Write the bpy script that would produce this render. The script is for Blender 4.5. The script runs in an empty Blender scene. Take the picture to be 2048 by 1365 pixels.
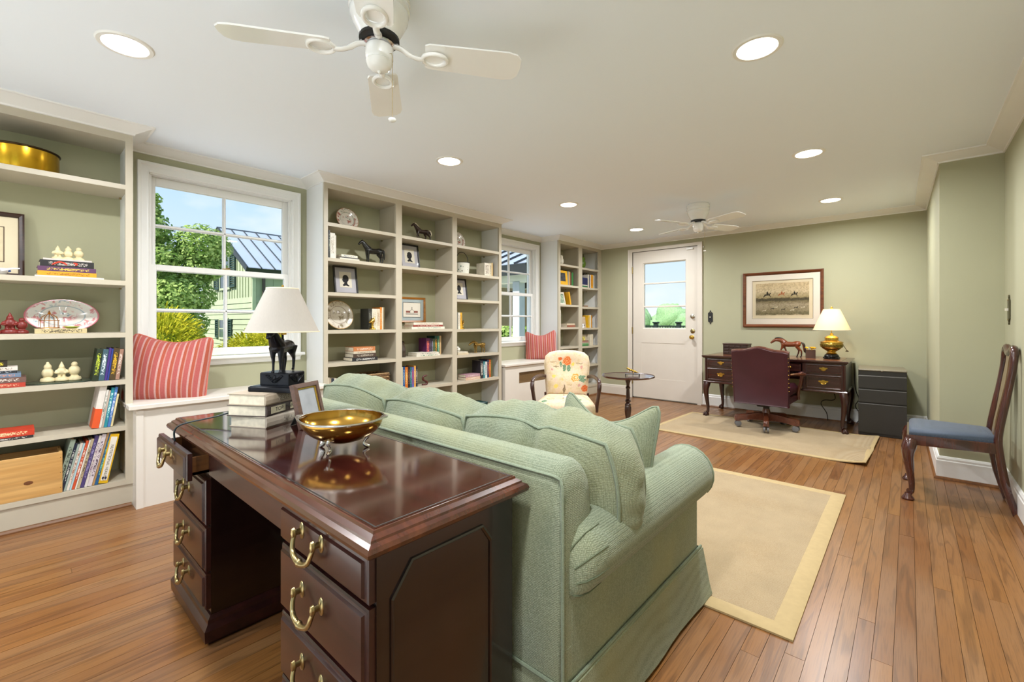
import bpy, bmesh, math, random
from mathutils import Vector, Matrix, noise
random.seed(7)
SC = bpy.context.scene
COL = SC.collection
PI = math.pi
rad = math.radians

# ------------------------------------------------------------------ camera
cam_d = bpy.data.cameras.new('camera')
cam = bpy.data.objects.new('camera', cam_d)
COL.objects.link(cam)
SC.camera = cam
cam.location = (0, 0, 1.10)
cam.rotation_euler = (rad(90), 0, rad(41.6))
cam_d.sensor_width = 36
cam_d.lens = 36 * 894 / 2048
cam_d.shift_y = -37.5 / 2048
cam_d.clip_start = 0.05
cam_d.clip_end = 400

# ------------------------------------------------------------------ exposure
vs = SC.view_settings
vs.view_transform = 'Standard'
vs.look = 'None'
vs.exposure = 0.78
vs.gamma = 1.0
vs.use_curve_mapping = False
SC.cycles.max_bounces = 8
SC.cycles.diffuse_bounces = 5
SC.cycles.glossy_bounces = 4
SC.cycles.transparent_max_bounces = 12
SC.cycles.sample_clamp_indirect = 6
SC.cycles.caustics_reflective = False
SC.cycles.caustics_refractive = False

# ------------------------------------------------------------------ sky
W = bpy.data.worlds.new('sky')
SC.world = W
W.use_nodes = True
nt = W.node_tree
nt.nodes.clear()
def wn(t, **k):
    n = nt.nodes.new(t)
    for a, b in k.items(): setattr(n, a, b)
    return n
tc = wn('ShaderNodeTexCoord')
sep = wn('ShaderNodeSeparateXYZ')
nt.links.new(tc.outputs['Generated'], sep.inputs[0])
rmp = wn('ShaderNodeValToRGB')
nt.links.new(sep.outputs['Z'], rmp.inputs[0])
rmp.color_ramp.elements[0].position = 0.0
rmp.color_ramp.elements[0].color = (0.80, 0.90, 1.0, 1)
rmp.color_ramp.elements[1].position = 0.45
rmp.color_ramp.elements[1].color = (0.28, 0.60, 1.0, 1)
mp = wn('ShaderNodeMapping')
mp.inputs['Scale'].default_value = (1.6, 1.6, 4.0)
nt.links.new(tc.outputs['Generated'], mp.inputs[0])
ns = wn('ShaderNodeTexNoise')
ns.inputs['Scale'].default_value = 2.3
ns.inputs['Detail'].default_value = 6
nt.links.new(mp.outputs[0], ns.inputs['Vector'])
cr = wn('ShaderNodeValToRGB')
cr.color_ramp.elements[0].position = 0.50
cr.color_ramp.elements[1].position = 0.74
nt.links.new(ns.outputs[0], cr.inputs[0])
mx = wn('ShaderNodeMix', data_type='RGBA')
nt.links.new(cr.outputs[0], mx.inputs[0])
nt.links.new(rmp.outputs[0], mx.inputs[6])
mx.inputs[7].default_value = (1.0, 1.0, 1.0, 1)
bg = wn('ShaderNodeBackground')
bg.inputs[1].default_value = .66
nt.links.new(mx.outputs[2], bg.inputs[0])
out = wn('ShaderNodeOutputWorld')
nt.links.new(bg.outputs[0], out.inputs[0])

sun_d = bpy.data.lights.new('sun', 'SUN')
sun_d.energy = 5.2
sun_d.angle = rad(1.5)
sun_d.color = (1.0, 0.95, 0.86)
sun = bpy.data.objects.new('sun', sun_d)
COL.objects.link(sun)
sun.rotation_euler = Vector((0.02, -0.62, 0.78)).to_track_quat('Z', 'Y').to_euler()

def portal(loc, rot, sx, sy):
    d = bpy.data.lights.new('window_portal', 'AREA')
    d.shape = 'RECTANGLE'
    d.size, d.size_y = sx, sy
    d.cycles.is_portal = True
    o = bpy.data.objects.new('window_portal', d)
    COL.objects.link(o)
    o.location = loc
    o.rotation_euler = rot
portal((-3.97, 1.088, 1.48), (0, rad(-90), 0), 1.3, 0.95)
portal((-4.04, 4.386, 1.48), (0, rad(-90), 0), 1.3, 0.95)
portal((-2.57, 6.20, 1.48), (rad(-90), 0, 0), 0.7, 1.0)
for px_ in (-2.925, -1.575, -.225): portal((px_, -2.53, 1.12), (rad(90), 0, 0), 1.25, 2.04)
portal((.62, -1.25, 1.12), (0, rad(90), 0), 2.04, 1.3)

# ------------------------------------------------------------------ mesh helpers
class MB:
    def __init__(s): s.v = []; s.f = []
    def add(s, vs, fs, M=None):
        n = len(s.v)
        if M is not None: vs = [M @ Vector(p) for p in vs]
        s.v += [tuple(p) for p in vs]
        s.f += [tuple(i + n for i in f) for f in fs]
        return s
    def box(s, x0, x1, y0, y1, z0, z1, M=None):
        return s.add([(x0,y0,z0),(x1,y0,z0),(x1,y1,z0),(x0,y1,z0),(x0,y0,z1),(x1,y0,z1),(x1,y1,z1),(x0,y1,z1)],
              [(0,3,2,1),(4,5,6,7),(0,1,5,4),(1,2,6,5),(2,3,7,6),(3,0,4,7)], M)
    def cbox(s, x0, x1, y0, y1, z0, z1, b=.004, M=None):
        # chamfered box, sections along z
        def ring(z, i):
            return [(x0+i+b*0,y0+b+i*0,z),(x0+b,y0+i*0,z),(x1-b,y0,z),(x1,y0+b,z),(x1,y1-b,z),(x1-b,y1,z),(x0+b,y1,z),(x0,y1-b,z)]
        def ring2(z, k):
            return [(x0+k,y0+b,z),(x0+b,y0+k,z),(x1-b,y0+k,z),(x1-k,y0+b,z),(x1-k,y1-b,z),(x1-b,y1-k,z),(x0+b,y1-k,z),(x0+k,y1-b,z)]
        secs = [ring2(z0, b*.9), ring2(z0+b, 0), ring2(z1-b, 0), ring2(z1, b*.9)]
        return s.loft(secs, M=M)
    def prism(s, poly, a, b, axis='z', M=None):
        # poly: 2D points; axis is the extrusion direction
        def P(p, t):
            if axis == 'z': return (p[0], p[1], t)
            if axis == 'x': return (t, p[0], p[1])
            return (p[0], t, p[1])
        n = len(poly)
        vs = [P(p, a) for p in poly] + [P(p, b) for p in poly]
        fs = [tuple(range(n-1, -1, -1)), tuple(range(n, 2*n))]
        fs += [(i, (i+1) % n, n+(i+1) % n, n+i) for i in range(n)]
        return s.add(vs, fs, M)
    def loft(s, secs, closed=True, cap=True, M=None, loop=False):
        n = len(secs[0]); vs = [p for q in secs for p in q]; fs = []
        m = len(secs)
        for k in range(m if loop else m-1):
            k2 = (k+1) % m
            for i in range(n if closed else n-1):
                j = (i+1) % n
                fs.append((k*n+i, k*n+j, k2*n+j, k2*n+i))
        if cap and closed and not loop:
            fs.append(tuple(range(n-1, -1, -1)))
            fs.append(tuple((m-1)*n+i for i in range(n)))
        return s.add(vs, fs, M)
    def lathe(s, prof, seg=20, c=(0,0,0), M=None, sx=1, sy=1, cap=True):
        secs = [[(c[0]+r*math.cos(2*PI*i/seg)*sx, c[1]+r*math.sin(2*PI*i/seg)*sy, c[2]+z) for i in range(seg)] for r, z in prof]
        return s.loft(secs, M=M, cap=cap)
    def tube(s, pts, r, seg=8, M=None, cap=True, loop=False, flat=1.0):
        pts = [Vector(p) for p in pts]; n = len(pts)
        if not isinstance(r, (list, tuple)): r = [r]*n
        secs = []; up = None
        for i, p in enumerate(pts):
            if loop: t = pts[(i+1) % n]-pts[i-1]
            else: t = pts[min(i+1, n-1)]-pts[max(i-1, 0)]
            t.normalize()
            if up is None:
                up = Vector((0,0,1)) if abs(t.z) < .9 else Vector((1,0,0))
            side = t.cross(up)
            if side.length < 1e-5: side = t.cross(Vector((0,1,0)))
            side.normalize(); up = side.cross(t); up.normalize()
            secs.append([tuple(p + side*(math.cos(2*PI*k/seg)*r[i]) + up*(math.sin(2*PI*k/seg)*r[i]*flat)) for k in range(seg)])
        return s.loft(secs, M=M, cap=cap, loop=loop)
    def sweep(s, prof, path, closed=False, M=None):
        # horizontal path of (x,y); prof of (out, z); out is to the right-hand side of travel
        n = len(path); P = [Vector((p[0], p[1])) for p in path]; secs = []
        for i in range(n):
            a = P[i]-P[i-1] if (i > 0 or closed) else P[1]-P[0]
            b = P[(i+1) % n]-P[i] if (i < n-1 or closed) else P[-1]-P[-2]
            a.normalize(); b.normalize()
            na = Vector((a.y, -a.x)); nb = Vector((b.y, -b.x))
            m = na+nb
            m = m / max(m.length_squared/2, .15) if m.length > 1e-6 else na
            secs.append([(P[i].x+m.x*o, P[i].y+m.y*o, z) for o, z in prof])
        return s.loft(secs, M=M, loop=closed)
    def frame(s, prof, rect, M=None):
        # picture-frame sweep in XZ; rect x0,x1,z0,z1 ; prof (out, y)
        x0, x1, z0, z1 = rect
        secs = [[(cx+sx*o, y, cz+sz*o) for o, y in prof] for cx, cz, sx, sz in ((x0,z0,-1,-1),(x1,z0,1,-1),(x1,z1,1,1),(x0,z1,-1,1))]
        return s.loft(secs, loop=True, M=M)
    def grid(s, fn, nu, nv, wu=False, wv=False, M=None):
        vs = [fn(i/(nu if wu else nu-1), j/(nv if wv else nv-1)) for i in range(nu) for j in range(nv)]
        fs = []
        for i in range(nu if wu else nu-1):
            for j in range(nv if wv else nv-1):
                i2, j2 = (i+1) % nu, (j+1) % nv
                fs.append((i*nv+j, i2*nv+j, i2*nv+j2, i*nv+j2))
        return s.add(vs, fs, M)
    def sphere(s, c, rx, ry=None, rz=None, nu=12, nv=8, M=None):
        ry = rx if ry is None else ry; rz = rx if rz is None else rz
        secs = []
        for j in range(nv+1):
            t = -PI/2 + PI*j/nv; q = max(math.cos(t), .02)
            secs.append([(c[0]+rx*q*math.cos(2*PI*i/nu), c[1]+ry*q*math.sin(2*PI*i/nu), c[2]+rz*math.sin(t)) for i in range(nu)])
        return s.loft(secs, M=M)
    def mesh(s, name, smooth=None, bevel=0, seg=2):
        me = bpy.data.meshes.new(name)
        me.from_pydata(s.v, [], s.f)
        bm = bmesh.new(); bm.from_mesh(me)
        bmesh.ops.recalc_face_normals(bm, faces=bm.faces)
        if bevel:
            es = [e for e in bm.edges if len(e.link_faces) == 2 and e.calc_face_angle(0) > .6]
            bmesh.ops.bevel(bm, geom=es, offset=bevel, segments=seg, affect='EDGES', profile=.6, clamp_overlap=True)
        bm.to_mesh(me); bm.free()
        if smooth is not None:
            me.shade_smooth()
            me.set_sharp_from_angle(angle=rad(smooth))
        return me

def link(name, me, m, parent=None, loc=None, rot=None):
    o = bpy.data.objects.new(name, me)
    COL.objects.link(o)
    if m is not None and me is not None and not me.materials: me.materials.append(m)
    if parent is not None: o.parent = parent
    if loc is not None: o.location = loc
    if rot is not None: o.rotation_euler = rot
    return o
def obj(name, mb, m, parent=None, smooth=None, bevel=0, seg=2, loc=None, rot=None, label=None):
    o = link(name, mb.mesh(name, smooth, bevel, seg), m, parent, loc, rot)
    if label: o['label'] = label
    return o
def tag(o, label, cat, group=None, kind=None):
    o['label'] = label; o['category'] = cat
    if group: o['group'] = group
    if kind: o['kind'] = kind
    return o
def thing(name, label, cat, loc=(0,0,0), rz=0, group=None, rot=None):
    o = bpy.data.objects.new(name, None)
    COL.objects.link(o)
    o.empty_display_size = .05
    o.location = loc
    o.rotation_euler = rot if rot else (0, 0, rz)
    return tag(o, label, cat, group)
def struct(name, mb, m, label, cat, **k):
    o = obj(name, mb, m, **k)
    return tag(o, label, cat, kind='structure')
def TR(x=0, y=0, z=0, rx=0, ry=0, rz=0, s=1):
    return Matrix.Translation((x, y, z)) @ Matrix.Rotation(rz, 4, 'Z') @ Matrix.Rotation(ry, 4, 'Y') @ Matrix.Rotation(rx, 4, 'X') @ Matrix.Scale(s, 4)
def spl(pts, n=6):
    # Catmull-Rom through points
    P = [Vector(p) for p in pts]; P = [P[0]*2-P[1]] + P + [P[-1]*2-P[-2]]; out = []
    for i in range(1, len(P)-2):
        for k in range(n):
            t = k/n; a, b, c, d = P[i-1:i+3]
            out.append(.5*((2*b)+(c-a)*t+(2*a-5*b+4*c-d)*t*t+(3*b-a-3*c+d)*t**3))
    out.append(P[-2])
    return out

# ------------------------------------------------------------------ materials
def lin(h):
    if isinstance(h, str):
        h = [int(h[i:i+2], 16)/255 for i in (0, 2, 4)]
    return tuple((c/12.92 if c <= .04045 else ((c+.055)/1.055)**2.4) for c in h) + (1,)
MATS = {}
class NT:
    def __init__(s, name):
        s.m = bpy.data.materials.new(name); s.m.use_nodes = True
        s.t = s.m.node_tree
        s.b = s.t.nodes['Principled BSDF']
    def n(s, t, ins=None, **k):
        q = s.t.nodes.new(t)
        for a, b in k.items(): setattr(q, a, b)
        for a, b in (ins or {}).items():
            if hasattr(b, 'is_linked') or hasattr(b, 'links'): s.t.links.new(b, q.inputs[a])
            else: q.inputs[a].default_value = b
        return q
    def l(s, a, b): s.t.links.new(a, b)
    def coord(s, scale=(1,1,1), kind='Object', rot=(0,0,0), rnd=False):
        t = s.n('ShaderNodeTexCoord')
        v = t.outputs[kind]
        if rnd:
            oi = s.n('ShaderNodeObjectInfo')
            mu = s.n('ShaderNodeMath', {0: oi.outputs['Random'], 1: 37.0}, operation='MULTIPLY')
            cb = s.n('ShaderNodeCombineXYZ', {0: mu.outputs[0], 1: mu.outputs[0], 2: mu.outputs[0]})
            v = s.n('ShaderNodeVectorMath', {0: v, 1: cb.outputs[0]}, operation='ADD').outputs[0]
        return s.n('ShaderNodeMapping', {'Vector': v, 'Scale': scale, 'Rotation': rot}).outputs[0]
    def ramp(s, fac, stops):
        r = s.n('ShaderNodeValToRGB', {0: fac})
        e = r.color_ramp.elements
        while len(e) < len(stops): e.new(.5)
        for q, (p, c) in zip(e, stops): q.position = p; q.color = c if len(c) == 4 else tuple(c)+(1,)
        return r.outputs[0]
    def mix(s, f, a, b, mode='MIX'):
        q = s.n('ShaderNodeMix', data_type='RGBA', blend_type=mode)
        for i, v in ((0, f), (6, a), (7, b)):
            if hasattr(v, 'links'): s.l(v, q.inputs[i])
            else: q.inputs[i].default_value = v
        return q.outputs[2]
    def bump(s, h, st=.2, d=.01):
        q = s.n('ShaderNodeBump', {'Height': h, 'Strength': st, 'Distance': d})
        s.l(q.outputs[0], s.b.inputs['Normal'])
    def set(s, rough=.5, metal=0, coat=0, spec=.5, color=None, sheen=0):
        b = s.b.inputs
        b['Roughness'].default_value = rough; b['Metallic'].default_value = metal
        b['Coat Weight'].default_value = coat; b['Coat Roughness'].default_value = .08
        b['Specular IOR Level'].default_value = spec
        b['Sheen Weight'].default_value = sheen
        if color is not None:
            if hasattr(color, 'links'): s.l(color, b['Base Color'])
            else: b['Base Color'].default_value = color
        return s.m
def plain(name, c, rough=.5, metal=0, coat=0, spec=.5, var=.06, scale=6, bump=0):
    if name in MATS: return MATS[name]
    q = NT(name); c = lin(c)
    nz = q.n('ShaderNodeTexNoise', {'Vector': q.coord((scale,)*3), 'Scale': 1.0, 'Detail': 4})
    d = tuple(x*(1-var) for x in c[:3])+(1,); e = tuple(min(1, x*(1+var)) for x in c[:3])+(1,)
    col = q.ramp(nz.outputs[0], [(.3, d), (.7, e)])
    if bump: q.bump(q.n('ShaderNodeTexNoise', {'Vector': q.coord((scale*20,)*3), 'Scale': 1.0, 'Detail': 2}).outputs[0], bump, .002)
    MATS[name] = q.set(rough, metal, coat, spec, col)
    return MATS[name]
def wood(name, light, dark, rough=.35, coat=.3, axis=1, scale=1.0, rnd=False, fine=True, contrast=1.0):
    # grain runs along the given local axis
    if name in MATS: return MATS[name]
    q = NT(name); st = [14*scale]*3; st[axis] = 1.1*scale
    v = q.coord(tuple(st), rnd=rnd)
    n1 = q.n('ShaderNodeTexNoise', {'Vector': v, 'Scale': 1.0, 'Detail': 5, 'Roughness': .6, 'Distortion': .6})
    st2 = [90*scale]*3; st2[axis] = 4*scale
    n2 = q.n('ShaderNodeTexNoise', {'Vector': q.coord(tuple(st2), rnd=rnd), 'Scale': 1.0, 'Detail': 3})
    a, b = lin(light), lin(dark)
    mid = tuple((x+y)/2 for x, y in zip(a, b))
    c1 = q.ramp(n1.outputs[0], [(.5-.2/contrast, b), (.5, mid), (.5+.2/contrast, a)])
    c2 = q.ramp(n2.outputs[0], [(.35, (.7,.7,.7,1)), (.6, (1,1,1,1))])
    col = q.mix(.6 if fine else .2, c1, c2, 'MULTIPLY')
    MATS[name] = q.set(rough, 0, coat, .5, col)
    return MATS[name]
def fabric(name, c1, c2, scale=500, rough=.95, bump=.35, mottled=None):
    if name in MATS: return MATS[name]
    q = NT(name); v = q.coord((scale,)*3)
    ch = q.n('ShaderNodeTexVoronoi', {'Vector': v, 'Scale': 1.0, 'Randomness': .35})
    col = q.ramp(ch.outputs['Distance'], [(.15, lin(c1)), (.75, lin(c2))])
    nz = q.n('ShaderNodeTexNoise', {'Vector': q.coord((9,)*3), 'Scale': 1.0, 'Detail': 3})
    col = q.mix(.35, col, q.ramp(nz.outputs[0], [(.3, (.72,.72,.72,1)), (.7, (1,1,1,1))]), 'MULTIPLY')
    if mottled:
        n3 = q.n('ShaderNodeTexNoise', {'Vector': q.coord((3,)*3), 'Scale': 1.0, 'Detail': 2})
        col = q.mix(q.ramp(n3.outputs[0], [(.4, (0,0,0,1)), (.7, (.6,.6,.6,1))]), col, lin(mottled))
    q.bump(ch.outputs['Distance'], bump, .004)
    MATS[name] = q.set(rough, 0, 0, .2, col, sheen=.15)
    return MATS[name]
def emit(name, c, s):
    if name in MATS: return MATS[name]
    q = NT(name); q.b.inputs['Emission Color'].default_value = lin(c); q.b.inputs['Emission Strength'].default_value = s
    MATS[name] = q.set(.6, color=lin(c)); return q.m
def glassmat():
    if 'glass' in MATS: return MATS['glass']
    q = NT('glass')
    t = q.n('ShaderNodeBsdfTransparent', {0: (1,1,1,1)}); g = q.n('ShaderNodeBsdfGlossy', {'Roughness': .02})
    lw = q.n('ShaderNodeLayerWeight', {'Blend': .12})
    m = q.n('ShaderNodeMixShader', {0: lw.outputs['Fresnel']})
    q.l(t.outputs[0], m.inputs[1]); q.l(g.outputs[0], m.inputs[2])
    q.l(m.outputs[0], q.t.nodes['Material Output'].inputs['Surface'])
    MATS['glass'] = q.m; return q.m

m_wall = plain('sage wall paint', 'a9a88c', .75, var=.02, scale=2, bump=.02)
m_ceil = plain('ceiling paint', 'eef6ff', .85, var=.003, scale=2)
m_trim = plain('white trim paint', 'ebebe8', .35, var=.01)
m_cream = plain('cream cabinet paint', 'bfb6a3', .42, var=.02)
m_door = plain('cream door paint', 'd6cfc4', .4, var=.015)
m_bench = plain('window seat paint', 'ddd7cd', .4, var=.015)
m_brass = plain('aged brass', 'a8966a', .28, 1, var=.15, scale=20)
m_gold = plain('polished brass', 'cda850', .2, 1, var=.08, scale=15)
m_black = plain('black', '14130f', .45, var=.2)
m_mahog = wood('dark mahogany', '3c1a15', '210c0a', .30, .25, axis=0, scale=1.2)
m_mahogz = wood('dark mahogany upright', '22100c', '140806', .25, .5, axis=2, scale=1.2)
m_pages = plain('page edges', 'e2d9c4', .85, var=.1, scale=60)
# ------------------------------------------------------------------ room shell
XB, XB3, WL, WL3, BY, CZ = -3.488, -3.562, -3.805, -3.871, 6.092, 2.273
XR, YC, YREAR = 0.4735, 4.363, -2.4
def wallgrid(mb, axis, t0, t1, a0, a1, z0, z1, holes):
    # wall slab between t0..t1 in thickness, running a0..a1, with rectangular holes (a0,a1,z0,z1)
    As = sorted({a0, a1, *[h[0] for h in holes], *[h[1] for h in holes]})
    Zs = sorted({z0, z1, *[h[2] for h in holes], *[h[3] for h in holes]})
    for i in range(len(As)-1):
        for k in range(len(Zs)-1):
            ca, cz = (As[i]+As[i+1])/2, (Zs[k]+Zs[k+1])/2
            if any(h[0] < ca < h[1] and h[2] < cz < h[3] for h in holes): continue
            if axis == 'y': mb.box(t0, t1, As[i], As[i+1], Zs[k], Zs[k+1])
            else: mb.box(As[i], As[i+1], t0, t1, Zs[k], Zs[k+1])
    return mb
WH1 = (.623, 1.552, .845, 2.104)
WH2 = (3.921, 4.851, .845, 2.104)
mb = wallgrid(MB(), 'y', WL-.16, WL, YREAR, 3.72, 0, CZ, [WH1])
wallgrid(mb, 'y', WL3-.16, WL3, 3.72, BY, 0, CZ, [WH2])
struct('wall_left', mb, m_wall, 'sage green wall with the two sash windows behind the bookcases', 'wall')
DH = (-3.039, -2.103, 0, 2.125)
mb = wallgrid(MB(), 'x', BY, BY+.16, WL3-.16, XR+.3, 0, CZ, [DH])
struct('wall_back', mb, m_wall, 'sage green end wall with the glazed door and hunting print', 'wall')
mb = MB().prism([(.134, BY), (.161, YC), (XR+.2, YC), (XR+.2, BY)], 0, CZ)
struct('wall_chimney', mb, m_wall, 'sage green projecting wall corner behind the side chair', 'wall')
SHS = [(-1.9, -.6, .10, 2.14)]  # side window added out of view to let in extra light
mb = wallgrid(MB(), 'y', XR, XR+.16, YREAR, YC, 0, CZ, SHS)
struct('wall_right', mb, m_wall, 'sage green side wall behind the side chair back', 'wall')
RHS = [(-3.55, -2.30, .10, 2.14), (-2.2, -.95, .10, 2.14), (-.85, .40, .10, 2.14)]  # outer two windows added, all three made tall, to brighten the room
mb = wallgrid(MB(), 'x', YREAR-.16, YREAR, WL-.16, XR+.16, 0, CZ, RHS)
struct('wall_rear', mb, m_wall, 'sage green wall behind the viewpoint with three windows', 'wall')
_q = SHS[0]
_w = struct('window_6', MB().frame([(.07, .0), (.07, .02), (.0, .02), (-.0, -.1), (.02, -.1)], _q, TR(XR, 0, 0, rz=rad(90))), m_trim, 'white window in the side wall behind the viewpoint', 'window')
obj('pane', MB().box(XR+.08, XR+.085, _q[0], _q[1], _q[2], _q[3]), glassmat(), _w)
for i, h in enumerate(RHS):
    mb = MB().frame([(.07, .0), (.07, .02), (.0, .02), (-.0, -.1), (.02, -.1)], h, TR(0, YREAR, 0))
    cx, cz = (h[0]+h[1])/2, (h[2]+h[3])/2
    for z in (cz-.02, h[2], h[3]-.05): mb.box(h[0], h[1], YREAR-.1, YREAR-.06, z, z+.05)
    for x in (h[0], cx-.012, h[1]-.045): mb.box(x, x+(.024 if x == cx-.012 else .045), YREAR-.1, YREAR-.06, h[2], h[3])
    o = struct(f'window_{3+i}', mb, m_trim, 'white sash window in the wall behind the viewpoint, ' + ('nearest the bookcases', 'middle one', 'nearest the side wall')[i], 'window')
    obj('pane', MB().box(h[0]+.04, h[1]-.04, YREAR-.085, YREAR-.08, h[2]+.04, h[3]-.04), glassmat(), o)
mb = MB().box(WL3-.3, XR+.3, YREAR-.2, BY+.2, CZ, CZ+.12)
struct('ceiling', mb, m_ceil, 'smooth white painted ceiling with recessed lights', 'ceiling')

# floor: strip oak boards laid along the room
def floor_mat():
    q = NT('oak strip floor')
    oi = q.n('ShaderNodeObjectInfo')
    v = q.coord((26, 1.7, 26), rnd=True)
    n0 = q.n('ShaderNodeTexNoise', {'Vector': q.coord((5, .9, 5), rnd=True), 'Scale': 1.0, 'Detail': 2})
    vv = q.n('ShaderNodeVectorMath', {0: v, 1: n0.outputs['Color']}, operation='ADD').outputs[0]
    nw = q.n('ShaderNodeTexNoise', {'Vector': vv, 'Scale': .9, 'Detail': 1.5, 'Distortion': .4})
    sc = q.n('ShaderNodeMath', {0: nw.outputs[0], 1: 22.0}, operation='MULTIPLY')
    sn = q.n('ShaderNodeMath', {0: sc.outputs[0]}, operation='SINE')
    ring = q.ramp(sn.outputs[0], [(.0, (1,1,1,1)), (.55, (.93,.93,.93,1)), (.95, (.50,.46,.44,1))])
    fine = q.n('ShaderNodeTexNoise', {'Vector': q.coord((300, 9, 300), rnd=True), 'Scale': 1.0, 'Detail': 2})
    fr = q.ramp(fine.outputs[0], [(.36, (.62,.58,.55,1)), (.52, (1,1,1,1))])
    base = q.ramp(oi.outputs['Random'], [(0, lin('83552b')), (.35, lin('8c5f32')), (.7, lin('744825')), (1, lin('926539'))])
    wear = q.n('ShaderNodeTexNoise', {'Vector': q.coord((1.3, 1.3, 1.3)), 'Scale': 1.0, 'Detail': 4})
    col = q.mix(q.ramp(wear.outputs[0], [(.42, (0,0,0,1)), (.72, (.45,.45,.45,1))]), base, lin('86684a'))
    col = q.mix(.55, col, ring, 'MULTIPLY')
    col = q.mix(.5, col, fr, 'MULTIPLY')
    q.bump(fine.outputs[0], .08, .002)
    q.l(q.ramp(wear.outputs[0], [(.3, (.24,.24,.24,1)), (.75, (.42,.42,.42,1))]), q.b.inputs['Roughness'])
    q.b.inputs['Base Color'].default_value = (0,0,0,1); q.l(col, q.b.inputs['Base Color'])
    q.b.inputs['Coat Weight'].default_value = .15; q.b.inputs['Coat Roughness'].default_value = .25
    return q.m
m_floor = floor_mat()
m_gap = plain('dark floor gap', '2a1a10', .9)
floor = struct('floor', MB().box(WL3, XR+.05, YREAR, BY+.1, -.06, -.012), m_gap, 'worn oak strip floor running the length of the room', 'floor')
rng = random.Random(3)
rest = MB(); x = -3.56
while x < XR+.02:
    w = rng.choice((.050, .054, .056, .058))
    y = -.15 + rng.uniform(-.9, 0)
    first = True
    while y < BY:
        L = rng.uniform(1.1, 3.0); y1 = min(y+L, BY)
        if BY-y1 < .5: y1 = BY
        # boards seen by the camera stand alone; the strips behind the viewpoint are joined
        rest_it = y1 < .05 or (x > -.9 and y1 < 1.0)
        if rest_it: rest.box(x+.0006, x+w-.0006, y+.0006, y1-.0006, -.012, 0)
        else:
            hl = (y1-y)/2
            me = MB().box(-w/2+.0006, w/2-.0006, -hl+.0006, hl-.0006, -.012, rng.uniform(-.0004, .0002)).mesh('plank')
            link('plank', me, m_floor, floor, (x+w/2, y+hl, 0))
        y = y1
    rest.box(x+.0006, x+w-.0006, YREAR, -1.06, -.012, 0)
    x += w
o = obj('plank_remainder', rest, m_floor, floor); o['kind'] = 'stuff'

# crown moulding all round, base boards
ZC = 2.222
crown = [(0, ZC-.002), (.008, ZC), (.010, ZC+.008), (.022, ZC+.014), (.040, ZC+.022), (.062, ZC+.034), (.078, ZC+.041), (.082, ZC+.043), (.092, ZC+.044), (.094, CZ+.001), (0, CZ+.001)]
path = [(XB, -.75), (XB, .497), (WL, .497), (WL, 1.671), (XB, 1.671), (XB, 3.748), (WL3, 3.748), (WL3, 4.964), (XB3, 4.964), (XB3, BY), (.134, BY), (.161, YC), (XR, YC), (XR, YREAR), (WL, YREAR), (WL, -.75)]
struct('trim_1', MB().sweep(crown, path, closed=True), m_trim, 'white crown moulding running round the ceiling and bookcase tops', 'crown moulding', smooth=30)
base = [(0, 0), (.017, 0), (.017, .128), (.013, .133), (.013, .146), (.006, .158), (0, .160)]
shoe = [(0, 0), (.030, 0), (.029, .008), (.024, .016), (.018, .019), (.0, .019)]
m_shoe = wood('oak shoe moulding', '8a5a30', '5e3a1c', .35, .2, axis=1)
for i, (nm, pth, lab) in enumerate((
    ('baseboard_back_left', [(XB3-.02, BY), (-3.105, BY)], 'short cream baseboard between far bookcase and glazed door'),
    ('baseboard_back', [(-2.051, BY), (.134, BY), (.161, YC), (XR, YC), (XR, YREAR)], 'white baseboard along the end wall, projecting corner and side wall'),
    ('baseboard_rear', [(XR, YREAR), (WL, YREAR), (WL, -.75)], 'white baseboard behind the viewpoint'))):
    b = struct(nm, MB().sweep(base, pth), m_trim if i else m_door, lab, 'baseboard')
    obj('shoe_moulding', MB().sweep(shoe, pth), m_shoe, b)

# sash windows
def sash(parent, X, y0, y1, z0, z1, stile, bot, top, name):
    # one sash, 2 x 2 lights
    s = obj(name, MB().box(X-.03, X, y0, y0+stile, z0, z1).box(X-.03, X, y1-stile, y1, z0, z1).box(X-.03, X, y0+stile, y1-stile, z0, z0+bot).box(X-.03, X, y0+stile, y1-stile, z1-top, z1), m_trim, parent, bevel=.003, seg=1)
    gy0, gy1, gz0, gz1 = y0+stile, y1-stile, z0+bot, z1-top
    cy, cz = (gy0+gy1)/2, (gz0+gz1)/2
    obj('muntin', MB().prism([(cy-.013, X-.026), (cy-.008, X-.006), (cy-.004, X-.001), (cy+.004, X-.001), (cy+.008, X-.006), (cy+.013, X-.026)], gz0, gz1, 'z', Matrix(((0,1,0,0),(1,0,0,0),(0,0,1,0),(0,0,0,1)))), m_trim, s)
    obj('muntin', MB().prism([(X-.026, cz-.013), (X-.006, cz-.008), (X-.001, cz-.004), (X-.001, cz+.004), (X-.006, cz+.008), (X-.026, cz+.013)], gy0, gy1, 'y'), m_trim, s)
    for a, b in ((gy0, cy), (cy, gy1)):
        for c, d in ((gz0, cz), (cz, gz1)):
            obj('pane', MB().box(X-.018, X-.015, a-.004, b+.004, c-.004, d+.004), glassmat(), s)
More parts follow.
